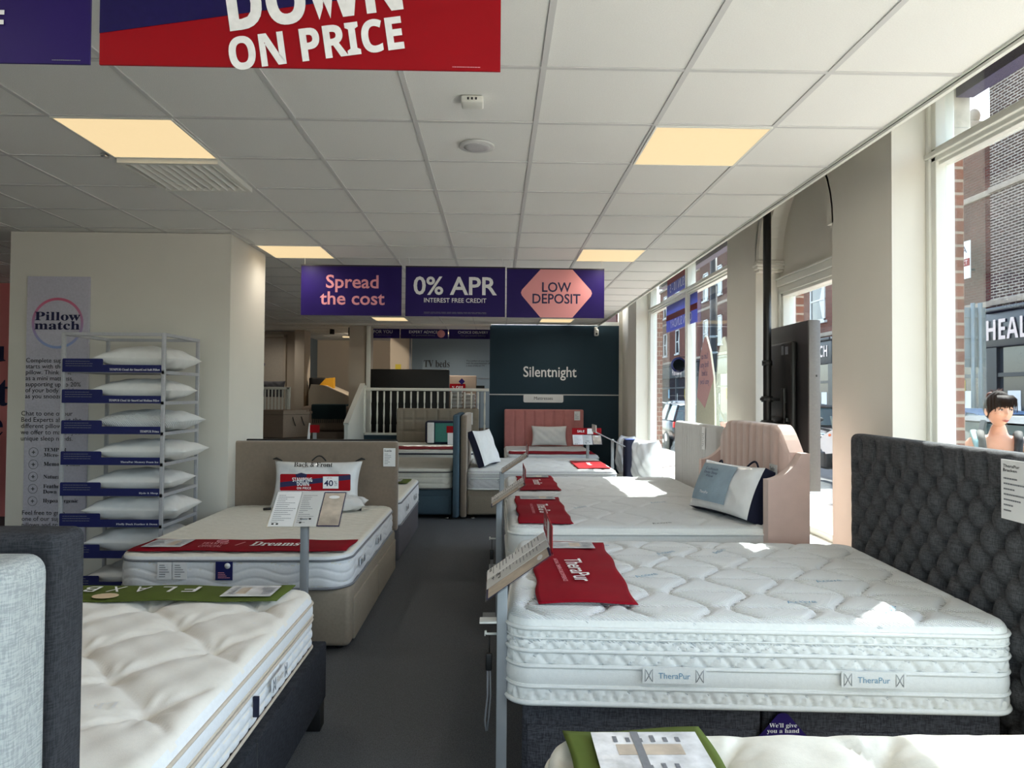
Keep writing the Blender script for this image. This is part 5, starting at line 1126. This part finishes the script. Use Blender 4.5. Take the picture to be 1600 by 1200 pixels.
t = thing('small_black_sign', (-.30, 15.2, 1.6), 'small black sign above the balusters near the navy wall', 'sign'); obj('plate', MB().box(-.42, -.24, 15.2, 15.21, 1.65, 1.75), BLACK, t); obj('holder', MB().box(-.34, -.33, 15.21, 15.22, BZ, 1.65), BLACK, t)
for (xa, xb, lab, bodytx) in ((-2.62, -1.98, 'partly hidden purple sign at the left of the far hanging row', 'FOR YOU'), (-1.96, -.99, 'middle purple sign with pink badge in the far hanging row', 'EXPERT ADVICE'), (-.97, .06, 'far purple hanging sign reading CHOICE DELIVERY', 'CHOICE DELIVERY')):
    t = thing('hanging_sign', ((xa+xb)/2, 14.6, 2.72), lab, 'hanging sign', 'rectangular printed boards hung from the ceiling')
    obj('board', MB().box(xa, xb, 14.6, 14.606, 2.70, 2.895), NAVY, t); text('lettering', bodytx, WTXT, t, ((xa+xb)/2-.02, 14.6, 2.835), fx, UP, width=(xb-xa)*.6)
    text('small_lettering', 'Our guaranteed delivery', GTXT, t, ((xa+xb)/2-.02, 14.6, 2.765), fx, UP, width=(xb-xa)*.5)
    if 'badge' in lab: obj('badge', MB().lathe([(.08, -.002), (.08, .002)], (xb-.14, 14.596, 2.80), 20, 'y'), PINKS, t)
    for xx in (xa+.05, xb-.05): obj('cord', MB().tube([(xx, 14.603, 2.89), (xx, 14.603, CZ+.004)], .003, 6), PAPER, t)
# small things peeping over the black headboard
t = thing('card_holder', (-2.1, 8.3, 0), 'red header card of a stand seen over the taupe headboard', 'price card')
obj('header_card', MB().box(-2.15, -2.04, 8.3, 8.304, 1.10, 1.19), RED, t); obj('side_flap', MB().prism([(-2.18, 1.0), (-2.155, 1.0), (-2.15, 1.21), (-2.158, 1.21)], 'y', 8.28, 8.32), PAPER, t); obj('post', MB().box(-2.12, -2.08, 8.31, 8.33, .0, 1.12), STEELP, t)
tag(obj('white_bag_handle', MB().tube([(-2.28, 8.5, 1.0), (-2.28, 8.5, 1.22), (-2.23, 8.5, 1.28), (-2.16, 8.5, 1.25), (-2.15, 8.5, 1.0)], .022, 8), WHITE), 'white rounded chair back rail beside the left pillar edge', 'chair') if False else None

# ================================================================== OUTSIDE
PAVE = brick('pavement_slabs', (208, 192, 180), (196, 180, 170), (150, 136, 128), 1., .6, .45, .008)
# pavement uses plan coordinates
n = PAVE.node_tree
cb = [q for q in n.nodes if q.type == 'COMBXYZ'][0]; sp = [q for q in n.nodes if q.type == 'SEPXYZ'][0]
for L_ in list(n.links):
    if L_.to_node == cb: n.links.remove(L_)
n.links.new(sp.outputs[0], cb.inputs[0]); n.links.new(sp.outputs[1], cb.inputs[1])
struct('ground_pavement', MB().box(XG+.12, 5.0, -15, 70, -.2, -.04).box(-20, XG+.12, -15, -2.9, -.2, -.04), PAVE)
struct('ground_kerb', MB().box(5.0, 5.15, -15, 70, -.2, -.035, .01), mat('kerb_stone', (170, 165, 158), .9))
struct('ground_road', MB().box(5.15, 11.2, -15, 70, -.25, -.14), mat('asphalt', (98, 98, 100), .95, bump=('noise', 120, .5), var=(30, .12)))
struct('ground_far_pavement', MB().box(11.2, 13.2, -15, 70, -.25, -.06), PAVE)
BRA = brick('red_brick_facade', (96, 54, 46), (78, 44, 38), (92, 78, 72)); BRB = brick('brown_brick_facade', (78, 58, 52), (60, 46, 42), (158, 150, 142), ms=.014)
BRC = brick('orange_brick_facade', (116, 62, 52), (98, 54, 46), (104, 86, 78))
SLATE = mat('roof_slate', (88, 92, 100), .8, var=(6, .2)); DKF = mat('shopfront_dark_blue', (26, 30, 42), .35); DG = mat('dark_window_pane', (46, 52, 60), .08, spec=.9)
STN = mat('stone_band', (150, 138, 126), .9, var=(4, .15)); SASH = mat('sash_white', (206, 208, 208), .5)
def building(y0, y1, h, m, label, shop=None, front=None, wins=2, floors=1, x=13.0, ws=1.0, band=True, white=False):
    t = thing('shop_building', (x, (y0+y1)/2, 0), label, 'building')
    obj('wall', MB().box(x, x+7, y0, y1, -.1, h), m, t)
    obj('parapet', MB().box(x-.12, x+.4, y0, y1, h, h+.22, .03), STN, t)
    if band:
        for zb in (3.95, 6.9):
            if zb < h-.6: obj('string_course', MB().box(x-.06, x, y0, y1, zb, zb+.16, .02), STN, t)
    for fl in range(floors):
        for k in range(wins):
            yc_ = y0+(k+.5)*(y1-y0)/wins; z0 = 4.6+fl*2.9
            if z0+1.7 > h: continue
            f_ = obj('window', MB().box(x-.05, x+.06, yc_-ws*.5, yc_+ws*.5, z0, z0+.07).box(x-.05, x+.06, yc_-ws*.5, yc_+ws*.5, z0+1.63, z0+1.7).box(x-.05, x+.06, yc_-ws*.5, yc_-ws*.5+.07, z0, z0+1.7).box(x-.05, x+.06, yc_+ws*.5-.07, yc_+ws*.5, z0, z0+1.7).box(x-.04, x+.05, yc_-ws*.5, yc_+ws*.5, z0+.82, z0+.88).box(x-.12, x, yc_-ws*.6, yc_+ws*.6, z0-.1, z0), SASH, t)
            obj('pane', MB().box(x-.01, x, yc_-ws*.5+.05, yc_+ws*.5-.05, z0+.05, z0+1.65), DG, f_)
            obj('curtain', MB().prism([(yc_-ws*.3, z0+.1), (yc_-ws*.1, z0+.8), (yc_-ws*.35, z0+1.55), (yc_-ws*.4, z0+1.55), (yc_-ws*.4, z0+.1)], 'x', x-.013, x-.011), SASH, f_)
    if front:
        sf = obj('shopfront', MB().box(x-.18, x, y0+.05, y1-.05, 2.85, 3.75, .03).box(x-.28, x, y0+.05, y1-.05, 3.75, 3.87, .03).box(x-.15, x, y0+.05, y0+.4, -.1, 2.9).box(x-.15, x, y1-.4, y1-.05, -.1, 2.9).box(x-.15, x, (y0+y1)/2-.1, (y0+y1)/2+.1, -.1, 2.9).box(x-.13, x, y0, y1, -.1, .6).box(x-.13, x, y0, y1, 2.1, 2.2), front, t)
        obj('shop_glass', MB().box(x-.06, x-.01, y0+.2, y1-.2, .5, 2.85), DG, t)
        for k in range(5): yy = y0+.9+k*(y1-y0-1.8)/4; obj('shop_poster', MB().box(x-.07, x-.062, yy-.22, yy+.22, 1.1+.3*(k % 2), 1.75+.3*(k % 2)), (PAPER, mat('yellow_notice', (196, 176, 40), .5), PAPERG, BLTXT, PAPER)[k], t)
    if shop: text('shop_lettering', bold(shop[0]), mat('sign_letters', (226, 206, 200), .5), t, (x-.19, shop[1], shop[2]), (0, -1, 0), UP, width=shop[3], height=shop[4], ext=.01, lift=.012)
    return t
building(12.6, 18.2, 10.4, BRB, 'tall brown brick building with dark HEAL shopfront across the street', ('HEALTH', 17.00, 3.3, 2.2, .52), DKF, 0, 0, x=12.9)
building(18.2, 21.6, 8.7, BRA, 'red brick building with stepped parapet beyond the HEAL shop', None, mat('shopfront_grey', (70, 74, 78), .5), 1, 0)
building(21.6, 26.8, 9.6, BRC, 'orange red brick house seen between the pier and screen', None, DKF, 2, 1)
building(26.8, 33.0, 9.0, BRC, 'orange brick building above the HATCH cafe', ('HATCH', 28.0, 3.35, 1.7, .45), DKF, 2, 1, ws=1.3)
building(33.0, 37.0, 6.4, mat('white_render', (228, 228, 226), .8), 'pale rendered building beside the HATCH cafe', None, DKF, 2, 0)
building(37.0, 45.0, 10.2, BRA, 'red brick terrace with sash windows seen through the far window', None, DKF, 3, 2)
building(45.0, 56.0, 9.6, BRC, 'red brick terrace farthest down the street', ('Pandora', 50, 3.3, 2.5, .5), mat('shopfront_grey', (70, 74, 78), .5), 3, 2)
t = building(56.0, 76.0, 8.6, BRA, 'distant red brick block closing the street view', None, DKF, 4, 1, x=9.5)
g = thing('gabled_roof', (13.5, 41, 10.4), 'slate gable with white bargeboards above the far brick terrace', 'roof')
obj('slates', MB().prism([(38, 10.45), (44, 10.45), (41, 13.0)], 'x', 13.0, 19), SLATE, g); obj('bargeboard', MB().bar((12.9, 38, 10.4), (12.9, 41, 13.05), .25, .12).bar((12.9, 44, 10.4), (12.9, 41, 13.05), .25, .12), SASH, g)
t = thing('finial', (13.1, 19.1, 8.9), 'round stone finial on the parapet beyond the HEAL shop', 'finial'); obj('base', MB().box(12.85, 13.4, 18.85, 19.4, 8.9, 9.1, .03), STN, t); obj('ball', MB().ellip((13.1, 19.1, 9.3), .16, .16, .22), STN, t)
t = thing('estate_agent_board', (12.7, 18.75, 4.6), 'white and red estate agent board fixed to the red brick wall', 'sign')
obj('board', MB().box(12.55, 12.58, 18.5, 19.2, 4.75, 5.75), PAPER, t); obj('band', MB().box(12.54, 12.55, 18.5, 19.2, 5.08, 5.28), RUNR, t); text('lettering', 'DIRECT', WTXT, t, (12.538, 18.85, 5.18), (0, -1, 0), UP, width=.55); text('lettering', 'D|A', NTXT, t, (12.538, 18.85, 5.5), (0, -1, 0), UP, width=.5, height=.25); obj('bracket', MB().box(12.58, 12.9, 18.8, 18.85, 5.0, 5.05), BLACK, t)
# street furniture
t = thing('road_sign_back', (11.55, 16.9, -.06), 'grey back of a large road sign on two posts across the street', 'road sign')
GS = mat('galvanised_grey', (120, 134, 140), .5, metal=.3, var=(5, .08))
obj('panel', MB().box(11.25, 11.85, 16.9, 16.94, 2.3, 3.75, .01), GS, t)
for xx in (11.5, 11.68): obj('post', MB().lathe([(.05, -.06), (.05, 3.85)], (xx, 16.85, 0), 12), GS, t)
for zz in (2.5, 3.0, 3.5): obj('rib', MB().box(11.27, 11.83, 16.86, 16.9, zz, zz+.06), GS, t)
t = thing('lamp_post', (5.4, 17.5, -.1), 'dark street lamp column seen through the far window', 'lamp post'); obj('column', MB().lathe([(.14, -.1), (.14, 1.2), (.10, 1.3), (.075, 7.0)], (5.4, 17.5, 0), 14), BLACK, t)
for zz in (2.6, 3.0, 4.3): obj('band', MB().lathe([(.10, zz), (.10, zz+.06)], (5.4, 17.5, 0), 14), GS, t)
obj('arm', MB().tube([(5.4, 17.5, 7.0), (5.6, 17.5, 7.4), (6.4, 17.5, 7.6)], .05, 8), BLACK, t); obj('lantern', MB().box(6.3, 6.9, 17.4, 17.6, 7.55, 7.65, .03), BLACK, t)
t = thing('hanging_shop_sign', (12.5, 43.5, 3.2), 'round hanging shop sign seen through the far window', 'sign'); obj('disc', MB().lathe([(.5, -.03), (.5, .03)], (11.9, 46, 3.6), 24, 'y'), NTXT, t); obj('emblem', MB().lathe([(.38, -.04), (.36, -.04), (.36, -.035)], (11.9, 46, 3.6), 24, 'y'), PAPER, t); obj('arm', MB().box(11.9, 13, 45.98, 46.02, 4.1, 4.14), BLACK, t)

# cars --------------------------------------------------------------
TYRE = mat('tyre_rubber', (22, 22, 23), .8); CGL = mat('car_glass', (70, 92, 96), .06, spec=1.); LMPR = mat('tail_lamp', (210, 20, 24), .25); PLT = mat('plate_yellow', (232, 190, 30), .4)
def car(cx, cy, paint, label, estate=True, nose=1, L=4.4, W=1.8, H=1.47):
    """car parked along Y; nose=1 points away (+Y)"""
    z0 = -.14; t = thing('parked_car', (cx, cy, z0), label, 'car', 'cars parked along the kerb')
    st = [(-2.2, .42, .62, .78), (-2.16, .30, .78, .84), (-2.0, .25, .95, .88), (-1.2, .22, .98, .9), (0, .22, .96, .9), (.9, .22, .93, .9), (1.3, .24, .86, .88), (1.9, .26, .76, .84), (2.12, .32, .66, .78), (2.2, .42, .55, .70)]
    m = MB(); n = 16
    for (yy, zb, zt, hw) in st:
        for k in range(n):
            a = 2*PI*k/n; c, s_ = math.cos(a), math.sin(a); e = .42
            xx = math.copysign(abs(c)**e, c)*hw*W/1.8; zz = (zb+zt)/2+math.copysign(abs(s_)**e, s_)*(zt-zb)/2
            m.v.append((cx+xx, cy+yy*nose*L/4.4, z0+zz))
    for i in range(len(st)-1):
        for k in range(n): m.f.append((i*n+k, i*n+(k+1) % n, (i+1)*n+(k+1) % n, (i+1)*n+k)); m.sm.append(True)
    m.f += [tuple(range(n)), tuple((len(st)-1)*n+k for k in range(n))]; m.sm += [False]*2
    obj('body', m, paint, t)
    rb = -2.02 if estate else -1.75; rt = -1.78 if estate else -1.0
    def gh(off, zt, ys):
        m = MB()
        for (yy, zz, hw) in ys: m.v += [(cx-hw-off, cy+yy*nose, z0+zz), (cx+hw+off, cy+yy*nose, z0+zz)]
        return m
    low = [(rb, .93, .80), (-.0, .93, .80), (1.35, .88, .78)]; high = [(rt, H-.07, .60), (-.2, H-.05, .62), (.45, H-.10, .60)]
    m = MB(); 
    for (yy, zz, hw) in low+high: m.v += [(cx-hw, cy+yy*nose, z0+zz), (cx+hw, cy+yy*nose, z0+zz)]
    m.f = [(0, 2, 8, 6), (2, 4, 10, 8), (1, 7, 9, 3), (3, 9, 11, 5), (0, 6, 7, 1), (4, 5, 11, 10), (6, 8, 9, 7), (8, 10, 11, 9)]; m.sm = [False]*8
    obj('glasshouse', m, CGL, t)
    r_ = MB()
    rs = [(rt-.04, H-.06, .60), (rt+.2, H-.01, .61), (-.3, H, .62), (.3, H-.04, .61), (.5, H-.10, .60)]
    for (yy, zz, hw) in rs:
        for q in (-1, -.6, 0, .6, 1): r_.v.append((cx+q*hw, cy+yy*nose, z0+zz-(.05 if abs(q) == 1 else 0)+.015))
    for i in range(len(rs)-1):
        for k in range(4): a = i*5+k; r_.f.append((a, a+1, a+6, a+5)); r_.sm.append(True)
    obj('roof', r_, paint, t)
    pm_ = MB()
    for sx in (-1, 1):
        for (a, b) in (((rb, .93, .80), (rt, H-.06, .605)), ((-.95, .94, .81), (-.85, H-.03, .625)), ((.15, .94, .81), (.05, H-.04, .62)), ((1.35, .89, .785), (.45, H-.08, .605))):
            pm_.bar((cx+sx*a[2], cy+a[0]*nose, z0+a[1]), (cx+sx*b[2], cy+b[0]*nose, z0+b[1]), .05, .05)
    obj('pillars', pm_, paint, t)
    for sx in (-1, 1):
        for yy in (-1.35, 1.35):
            wl = obj('wheel', MB().lathe([(.20, -.10), (.31, -.09), (.32, 0), (.31, .09), (.20, .10)], (cx+sx*.80, cy+yy*nose, z0+.32), 20, 'x'), TYRE, t)
            obj('hubcap', MB().lathe([(.19, sx*.10), (.19, sx*.105), (.04, sx*.115)], (cx+sx*.80, cy+yy*nose, z0+.32), 14, 'x'), CHROME, wl)
        obj('tail_lamp', MB().box(cx+sx*.62, cx+sx*.86, cy-2.19*nose, cy-2.05*nose, z0+.72, z0+.90, .02), LMPR, t)
        obj('headlamp', MB().box(cx+sx*.55, cx+sx*.82, cy+2.16*nose, cy+2.0*nose, z0+.55, z0+.70, .02), CHROME, t)
        obj('mirror', MB().box(cx+sx*.86, cx+sx*1.0, cy+.85*nose, cy+.95*nose, z0+.9, z0+1.02, .02), paint, t)
    p_ = obj('number_plate', MB().box(cx-.26, cx+.26, cy-2.215*nose, cy-2.19*nose, z0+.50, z0+.61, .004), PLT, t)
    if nose > 0: text('lettering', 'CK13 RLF', BTXT, p_, (cx, cy-2.215, z0+.555), fx, UP, width=.44, height=.07)
    obj('bumper', MB().box(cx-.82, cx+.82, cy-2.23*nose, cy-2.12*nose, z0+.28, z0+.45, .03), BLACK, t)
    return t
PBK = mat('car_paint_black', (26, 30, 34), .2, spec=.8); PSV = mat('car_paint_silver', (160, 166, 170), .25, metal=.5); PBL = mat('car_paint_blue', (96, 130, 168), .25, metal=.3)
car(6.35, 24.0, PBK, 'black estate car with yellow plate seen through the far window')
car(6.5, 31.0, PSV, 'silver car beyond the black estate in the far window')
car(9.8, 36.0, PSV, 'silver car on the far side of the street in the far window', nose=-1)
car(6.1, 8.7, mat('car_paint_grey', (96, 104, 110), .25, metal=.5), 'silver hatchback behind the woman outside')
car(9.9, 13.9, PBL, 'blue car across the road behind the silver hatchback', nose=-1)
car(9.9, 21.8, PBK, 'dark car parked across the road behind the motorcycle', nose=-1)
# motorcycle
t = thing('motorcycle', (6.75, 14.3, -.14), 'white and black motorcycle parked outside the bay window', 'motorcycle')
mx_, my_, mz = 6.75, 14.3, -.14
for yy in (-.70, .70):
    wl = obj('wheel', MB().tube([(mx_, my_+yy+.27*math.cos(k*PI/12), mz+.31+.27*math.sin(k*PI/12)) for k in range(24)], .055, 8, closed=True), TYRE, t)
    obj('wheel_disc', MB().lathe([(.12, -.02), (.12, .02)], (mx_, my_+yy, mz+.31), 16, 'x').lathe([(.22, -.008), (.22, .008)], (mx_, my_+yy, mz+.31), 16, 'x'), STEELP, wl)
obj('frame', MB().tube([(mx_, my_-.7, mz+.31), (mx_, my_-.2, mz+.45), (mx_, my_+.2, mz+.7)], .05, 8).tube([(mx_, my_-.70, mz+.31), (mx_, my_-.42, mz+1.0)], .04, 8), BLACK, t)
obj('engine', MB().box(mx_-.18, mx_+.18, my_-.25, my_+.3, mz+.25, mz+.62, .06), mat('engine_dark', (50, 50, 54), .4, metal=.6), t)
obj('fairing', MB().prism([(my_-.75, mz+.75), (my_-.55, mz+.6), (my_-.15, mz+.55), (my_+.1, mz+.8), (my_-.2, mz+.95), (my_-.5, mz+1.05)], 'x', mx_-.16, mx_+.16), mat('fairing_white', (226, 226, 228), .25), t)
obj('seat', MB().box(mx_-.14, mx_+.14, my_+.05, my_+.75, mz+.80, mz+.9, .04), BLACK, t); obj('tail', MB().prism([(my_+.2, mz+.62), (my_+.85, mz+.9), (my_+.9, mz+.82), (my_+.3, mz+.55)], 'x', mx_-.12, mx_+.12), MATS['fairing_white'], t)
obj('handlebar', MB().tube([(mx_-.36, my_-.33, mz+1.08), (mx_-.15, my_-.42, mz+1.05), (mx_+.15, my_-.42, mz+1.05), (mx_+.36, my_-.33, mz+1.08)], .018, 8), BLACK, t)
for s_ in (-1, 1): obj('mirror', MB().ellip((mx_+s_*.33, my_-.38, mz+1.25), .07, .02, .04, 10, 6).tube([(mx_+s_*.3, my_-.35, mz+1.08), (mx_+s_*.33, my_-.38, mz+1.22)], .008, 6), BLACK, t)
obj('windscreen', MB().prism([(my_-.58, mz+1.02), (my_-.45, mz+1.05), (my_-.35, mz+1.32), (my_-.40, mz+1.32)], 'x', mx_-.12, mx_+.12), CGL, t)
obj('indicator', MB().ellip((mx_-.2, my_-.5, mz+.95), .03, .03, .03, 8, 6), mat('orange_lens', (240, 120, 60), .3), t)
obj('exhaust', MB().tube([(mx_-.16, my_+.1, mz+.3), (mx_-.2, my_+.75, mz+.42)], [.03, .05], 10), CHROME, t)

# ================================================================== WOMAN ON THE PAVEMENT
def skin_mesh(verts, edges, radii, level=2):
    me = bpy.data.meshes.new('armature_lines'); me.from_pydata(verts, edges, []); o = bpy.data.objects.new('armature_lines', me); COL.objects.link(o)
    m = o.modifiers.new('skin', 'SKIN'); m.use_smooth_shade = True; m.branch_smoothing = .6
    for i, rr in enumerate(radii): o.data.skin_vertices[0].data[i].radius = rr if hasattr(rr, '__len__') else (rr, rr)
    o.data.skin_vertices[0].data[0].use_root = True
    s_ = o.modifiers.new('sub', 'SUBSURF'); s_.levels = s_.render_levels = level
    dg = bpy.context.evaluated_depsgraph_get(); dg.update(); e = o.evaluated_get(dg); mm = e.to_mesh()
    mb = MB(); mb.v = [tuple(v.co) for v in mm.vertices]; mb.f = [tuple(p.vertices) for p in mm.polygons]; mb.sm = [True]*len(mb.f)
    e.to_mesh_clear(); bpy.data.objects.remove(o); return mb
SKIN = mat('skin', (222, 176, 150), .5, var=(30, .03), spec=.35); SKIN.node_tree.nodes['Principled BSDF'].inputs['Subsurface Weight'].default_value = .12
SKIN.node_tree.nodes['Principled BSDF'].inputs['Subsurface Radius'].default_value = (.02, .008, .004)
HAIR = mat('dark_brown_hair', (30, 19, 16), .75, var=(60, .3), spec=.12); LIP = mat('lips', (176, 96, 90), .45); EYE = mat('eye_dark', (26, 18, 16), .15); EYW = mat('eye_white', (222, 214, 208), .3)
WX, WY, WZ = 3.32, 4.62, -.04
t = thing('person', (WX, WY, WZ), 'woman with tied dark hair and fringe in a black vest outside the window', 'person')
th_ = -.52            # body faces the shop corner
Rb = Matrix.Rotation(th_, 3, 'Z')
def BW(p): v = Rb @ Vector(p); return (WX+v.x, WY+v.y, WZ+v.z)
V = []; E_ = []; Rr = []
def nd(p, rr, par=None):
    V.append(p); Rr.append(rr)
    if par is not None: E_.append((par, len(V)-1))
    return len(V)-1
pel = nd((0, 0, .86), (.145, .10)); wa = nd((0, 0, 1.00), (.115, .085), pel); ch = nd((0, 0, 1.17), (.135, .09), wa); up_ = nd((0, .005, 1.29), (.10, .07), ch)
nk = nd((0, .01, 1.37), .046, up_); nd((0, -.005, 1.44), .044, nk)
for s_ in (-1, 1):
    sh = nd((s_*.15, .005, 1.305), .052, up_); el = nd((s_*.215, .02, 1.05), .038, sh); wr = nd((s_*.20, -.09, .83), .026, el)
    pa = nd((s_*.195, -.115, .775), (.034, .018), wr)
    for f_, (dx, ln) in enumerate(((-.030, .062), (-.010, .070), (.010, .066), (.029, .052))):
        a = nd((s_*.195+dx*.3+.0, -.125+dx*.9, .745), .0095, pa); b = nd((s_*.190, -.135+dx*.95, .745-ln*.55), .0085, a); nd((s_*.182, -.133+dx*.95, .745-ln), .0075, b)
    a = nd((s_*.180, -.155, .785), .010, pa); nd((s_*.172, -.172, .755), .0085, a)
    hp = nd((s_*.085, 0, .80), .088, pel); kn = nd((s_*.09, -.015+.08*s_, .46), .055, hp); an = nd((s_*.09, .02+.10*s_, .09), .034, kn); nd((s_*.095, -.10+.10*s_, .035), .034, an)
b_ = skin_mesh(V, E_, Rr); b_.v = [BW(p) for p in b_.v]; obj('body', b_, SKIN, t)
# vest: shell around the torso with scooped neck
rings = [(.84, .165, .125), (.95, .138, .108), (1.03, .132, .104), (1.10, .148, .118), (1.17, .160, .128), (1.215, .158, .120), (1.25, .15, .105)]
m = MB(); n = 32
for (zz, a, b) in rings:
    for k in range(n):
        q = 2*PI*k/n; cx_, cy_ = a*math.cos(q), b*math.sin(q)
        z2 = zz - (.05*math.exp(-((q-1.5*PI)/.5)**2) if zz > 1.2 else 0) - (.03*(abs(math.cos(q))**6) if zz > 1.22 else 0)
        m.v.append(BW((cx_, cy_*(1.12 if (math.sin(q) < 0 and 1.08 < zz < 1.2) else 1), z2)))
for i in range(len(rings)-1):
    for k in range(n): m.f.append((i*n+k, i*n+(k+1) % n, (i+1)*n+(k+1) % n, (i+1)*n+k)); m.sm.append(True)
VEST = mat('black_vest', (20, 20, 22), .8); obj('vest', m, VEST, t)
for s_ in (-1, 1):
    pts = [BW((s_*.075, -.115, 1.17)), BW((s_*.092, -.108, 1.24)), BW((s_*.102, -.075, 1.315)), BW((s_*.105, -.01, 1.368)), BW((s_*.10, .07, 1.32)), BW((s_*.085, .10, 1.2))]
    obj('vest_strap', MB().tube(pts, .026, 8, flat=.55), VEST, t)
obj('bag_strap', MB().tube([BW((-.115, -.14, 1.05)), BW((-.125, -.13, 1.18)), BW((-.135, -.085, 1.31)), BW((-.14, 0, 1.372)), BW((-.14, .09, 1.28)), BW((-.16, .14, 1.0))], .020, 8, flat=.5), mat('teal_strap', (112, 160, 166), .7), t)
V = []; E_ = []; Rr = []
a = nd((0, 0, .88), (.155, .115)); 
for s_ in (-1, 1): h_ = nd((s_*.085, 0, .80), .10, a); k_ = nd((s_*.09, -.015+.08*s_, .46), .072, h_); nd((s_*.09, .02+.10*s_, .10), .055, k_)
b_ = skin_mesh(V, E_, Rr); b_.v = [BW(p) for p in b_.v]; obj('trousers', b_, mat('dark_denim', (40, 46, 62), .85), t)
for s_ in (-1, 1): obj('shoe', MB().xf(lambda v: v).add(*(lambda q: ([BW(v) for v in q.v], q.f))(MB().box(s_*.093-.045, s_*.093+.045, -.17+.10*s_, .07+.10*s_, .0, .075, .03)), True), BLACK, t)
# head
HRot = Matrix.Rotation(-.10, 3, 'Z') @ Matrix.Rotation(.06, 3, 'X')
HC = Vector(BW((0, -.025, 1.515)))
def HW(p): v = HRot @ Vector(p); return (HC.x+v.x, HC.y+v.y, HC.z+v.z)
def g2(x, z, cx, cz, sx, sz): return math.exp(-((x-cx)/sx)**2-((z-cz)/sz)**2)
def headp(u, v, k=1.):
    d = Vector((math.sin(v)*math.cos(u), math.sin(v)*math.sin(u), math.cos(v)))
    x, y, z = d.x*.073, d.y*.090, d.z*.112
    if z < 0: x *= 1-.30*(-z/.112)**1.6; y *= 1-.18*(-z/.112)**1.5 if y < 0 else 1-.35*(-z/.112)
    if y < 0:
        fr_ = min(1, -y/.05); y = y*(1-.10*(1-abs(x)/.08))
        y -= fr_*(.020*g2(x, z, 0, -.022, .010, .014)+.009*g2(x, z, 0, .002, .008, .022)+.007*g2(x, z, 0, -.058, .018, .007)+.006*g2(x, z, 0, -.070, .016, .006)+.009*g2(x, z, 0, -.096, .020, .014)+.004*g2(x, z, 0, .032, .04, .010))
        y += fr_*(.007*g2(x, z, .030, .006, .014, .010)+.007*g2(x, z, -.030, .006, .014, .010))
        y -= fr_*(.004*g2(x, z, .040, -.025, .016, .018)+.004*g2(x, z, -.040, -.025, .016, .018))
    return (x*k, y*k, z*k)
nu, nv = 72, 54; m = MB()
for i in range(nv+1):
    for j in range(nu): m.v.append(HW(headp(2*PI*j/nu, PI*(i/nv*.998+.001))))
for i in range(nv):
    for j in range(nu): m.f.append((i*nu+j, (i+1)*nu+j, (i+1)*nu+(j+1) % nu, i*nu+(j+1) % nu)); m.sm.append(True)
hd = obj('head', m, SKIN, t)
for s_ in (-1, 1):
    obj('ear', MB().add([HW(p) for p in MB().ellip((s_*.073, .008, -.010), .009, .018, .030, 12, 8).v], MB().ellip((0, 0, 0), 1, 1, 1, 12, 8).f, True), SKIN, hd)
    obj('eye', MB().add([HW(p) for p in MB().ellip((s_*.030, -.0745, .005), .0125, .006, .0042, 14, 8).v], MB().ellip((0, 0, 0), 1, 1, 1, 14, 8).f, True), EYW, hd)
    obj('iris', MB().add([HW(p) for p in MB().ellip((s_*.030+.002, -.0785, .005), .0055, .003, .0042, 12, 8).v], MB().ellip((0, 0, 0), 1, 1, 1, 12, 8).f, True), EYE, hd)
    obj('eyelid', MB().tube([HW((s_*.030-.015, -.073, .004)), HW((s_*.030-.006, -.080, .0095)), HW((s_*.030+.006, -.0795, .0095)), HW((s_*.030+.015, -.072, .005))], .0018, 6), EYE, hd)
    obj('eyebrow', MB().tube([HW((s_*.014, -.083, .024)), HW((s_*.030, -.081, .028)), HW((s_*.047, -.070, .024))], [.0022, .0028, .0012], 6), HAIR, hd)
obj('lips', MB().tube([HW((-.021, -.076, -.063)), HW((-.010, -.086, -.061)), HW((0, -.0885, -.0625)), HW((.010, -.086, -.061)), HW((.021, -.076, -.063))], [.001, .0035, .0035, .0035, .001], 8).tube([HW((-.018, -.076, -.066)), HW((0, -.087, -.0695)), HW((.018, -.076, -.066))], [.001, .0042, .001], 8), LIP, hd)
m = MB(); nv2 = 40
for i in range(nv2+1):
    for j in range(nu):
        uu = 2*PI*j/nu; fr_ = max(0, -math.sin(uu)); lim = PI*(.66-.26*fr_**.8) ; p = headp(uu, lim*i/nv2+.001, 1.)
        k = 1.11+.012*math.sin(uu*9+i*.3)-.05*(i/nv2)**6; m.v.append(HW((p[0]*k, p[1]*k+.004, p[2]*k+.002)))
for i in range(nv2):
    for j in range(nu): m.f.append((i*nu+j, (i+1)*nu+j, (i+1)*nu+(j+1) % nu, i*nu+(j+1) % nu)); m.sm.append(True)
hr = obj('hair', m, HAIR, t)
rr = random.Random(5); m = MB()
for k in range(34):
    a = -.062+.124*k/33; m.tube([HW((a*.75, -.060, .098)), HW((a*.95, -.092+.25*abs(a)**1.2, .075)), HW((a*1.08+rr.uniform(-.004, .004), -.092+.40*abs(a)**1.2, .045)), HW((a*1.12+rr.uniform(-.006, .006), -.086+.45*abs(a)**1.2, .018+rr.uniform(-.006, .008)-(.03 if abs(a) > .052 else 0)))], [.004, .005, .0042, .001], 6)
obj('fringe', m, HAIR, hr)
m = MB().add([HW(p) for p in MB().ellip((.0, .085, .085), .034, .034, .030, 14, 10).v], MB().ellip((0, 0, 0), 1, 1, 1, 14, 10).f, True)
for k in range(14): m.tube([HW((rr.uniform(-.04, .04), .04, .10)), HW((rr.uniform(-.05, .05), .05, .128+rr.uniform(0, .015)))], [.003, .0006], 5)
obj('bun', m, mat('auburn_hair', (92, 52, 40), .7, var=(60, .3), spec=.15), hr)
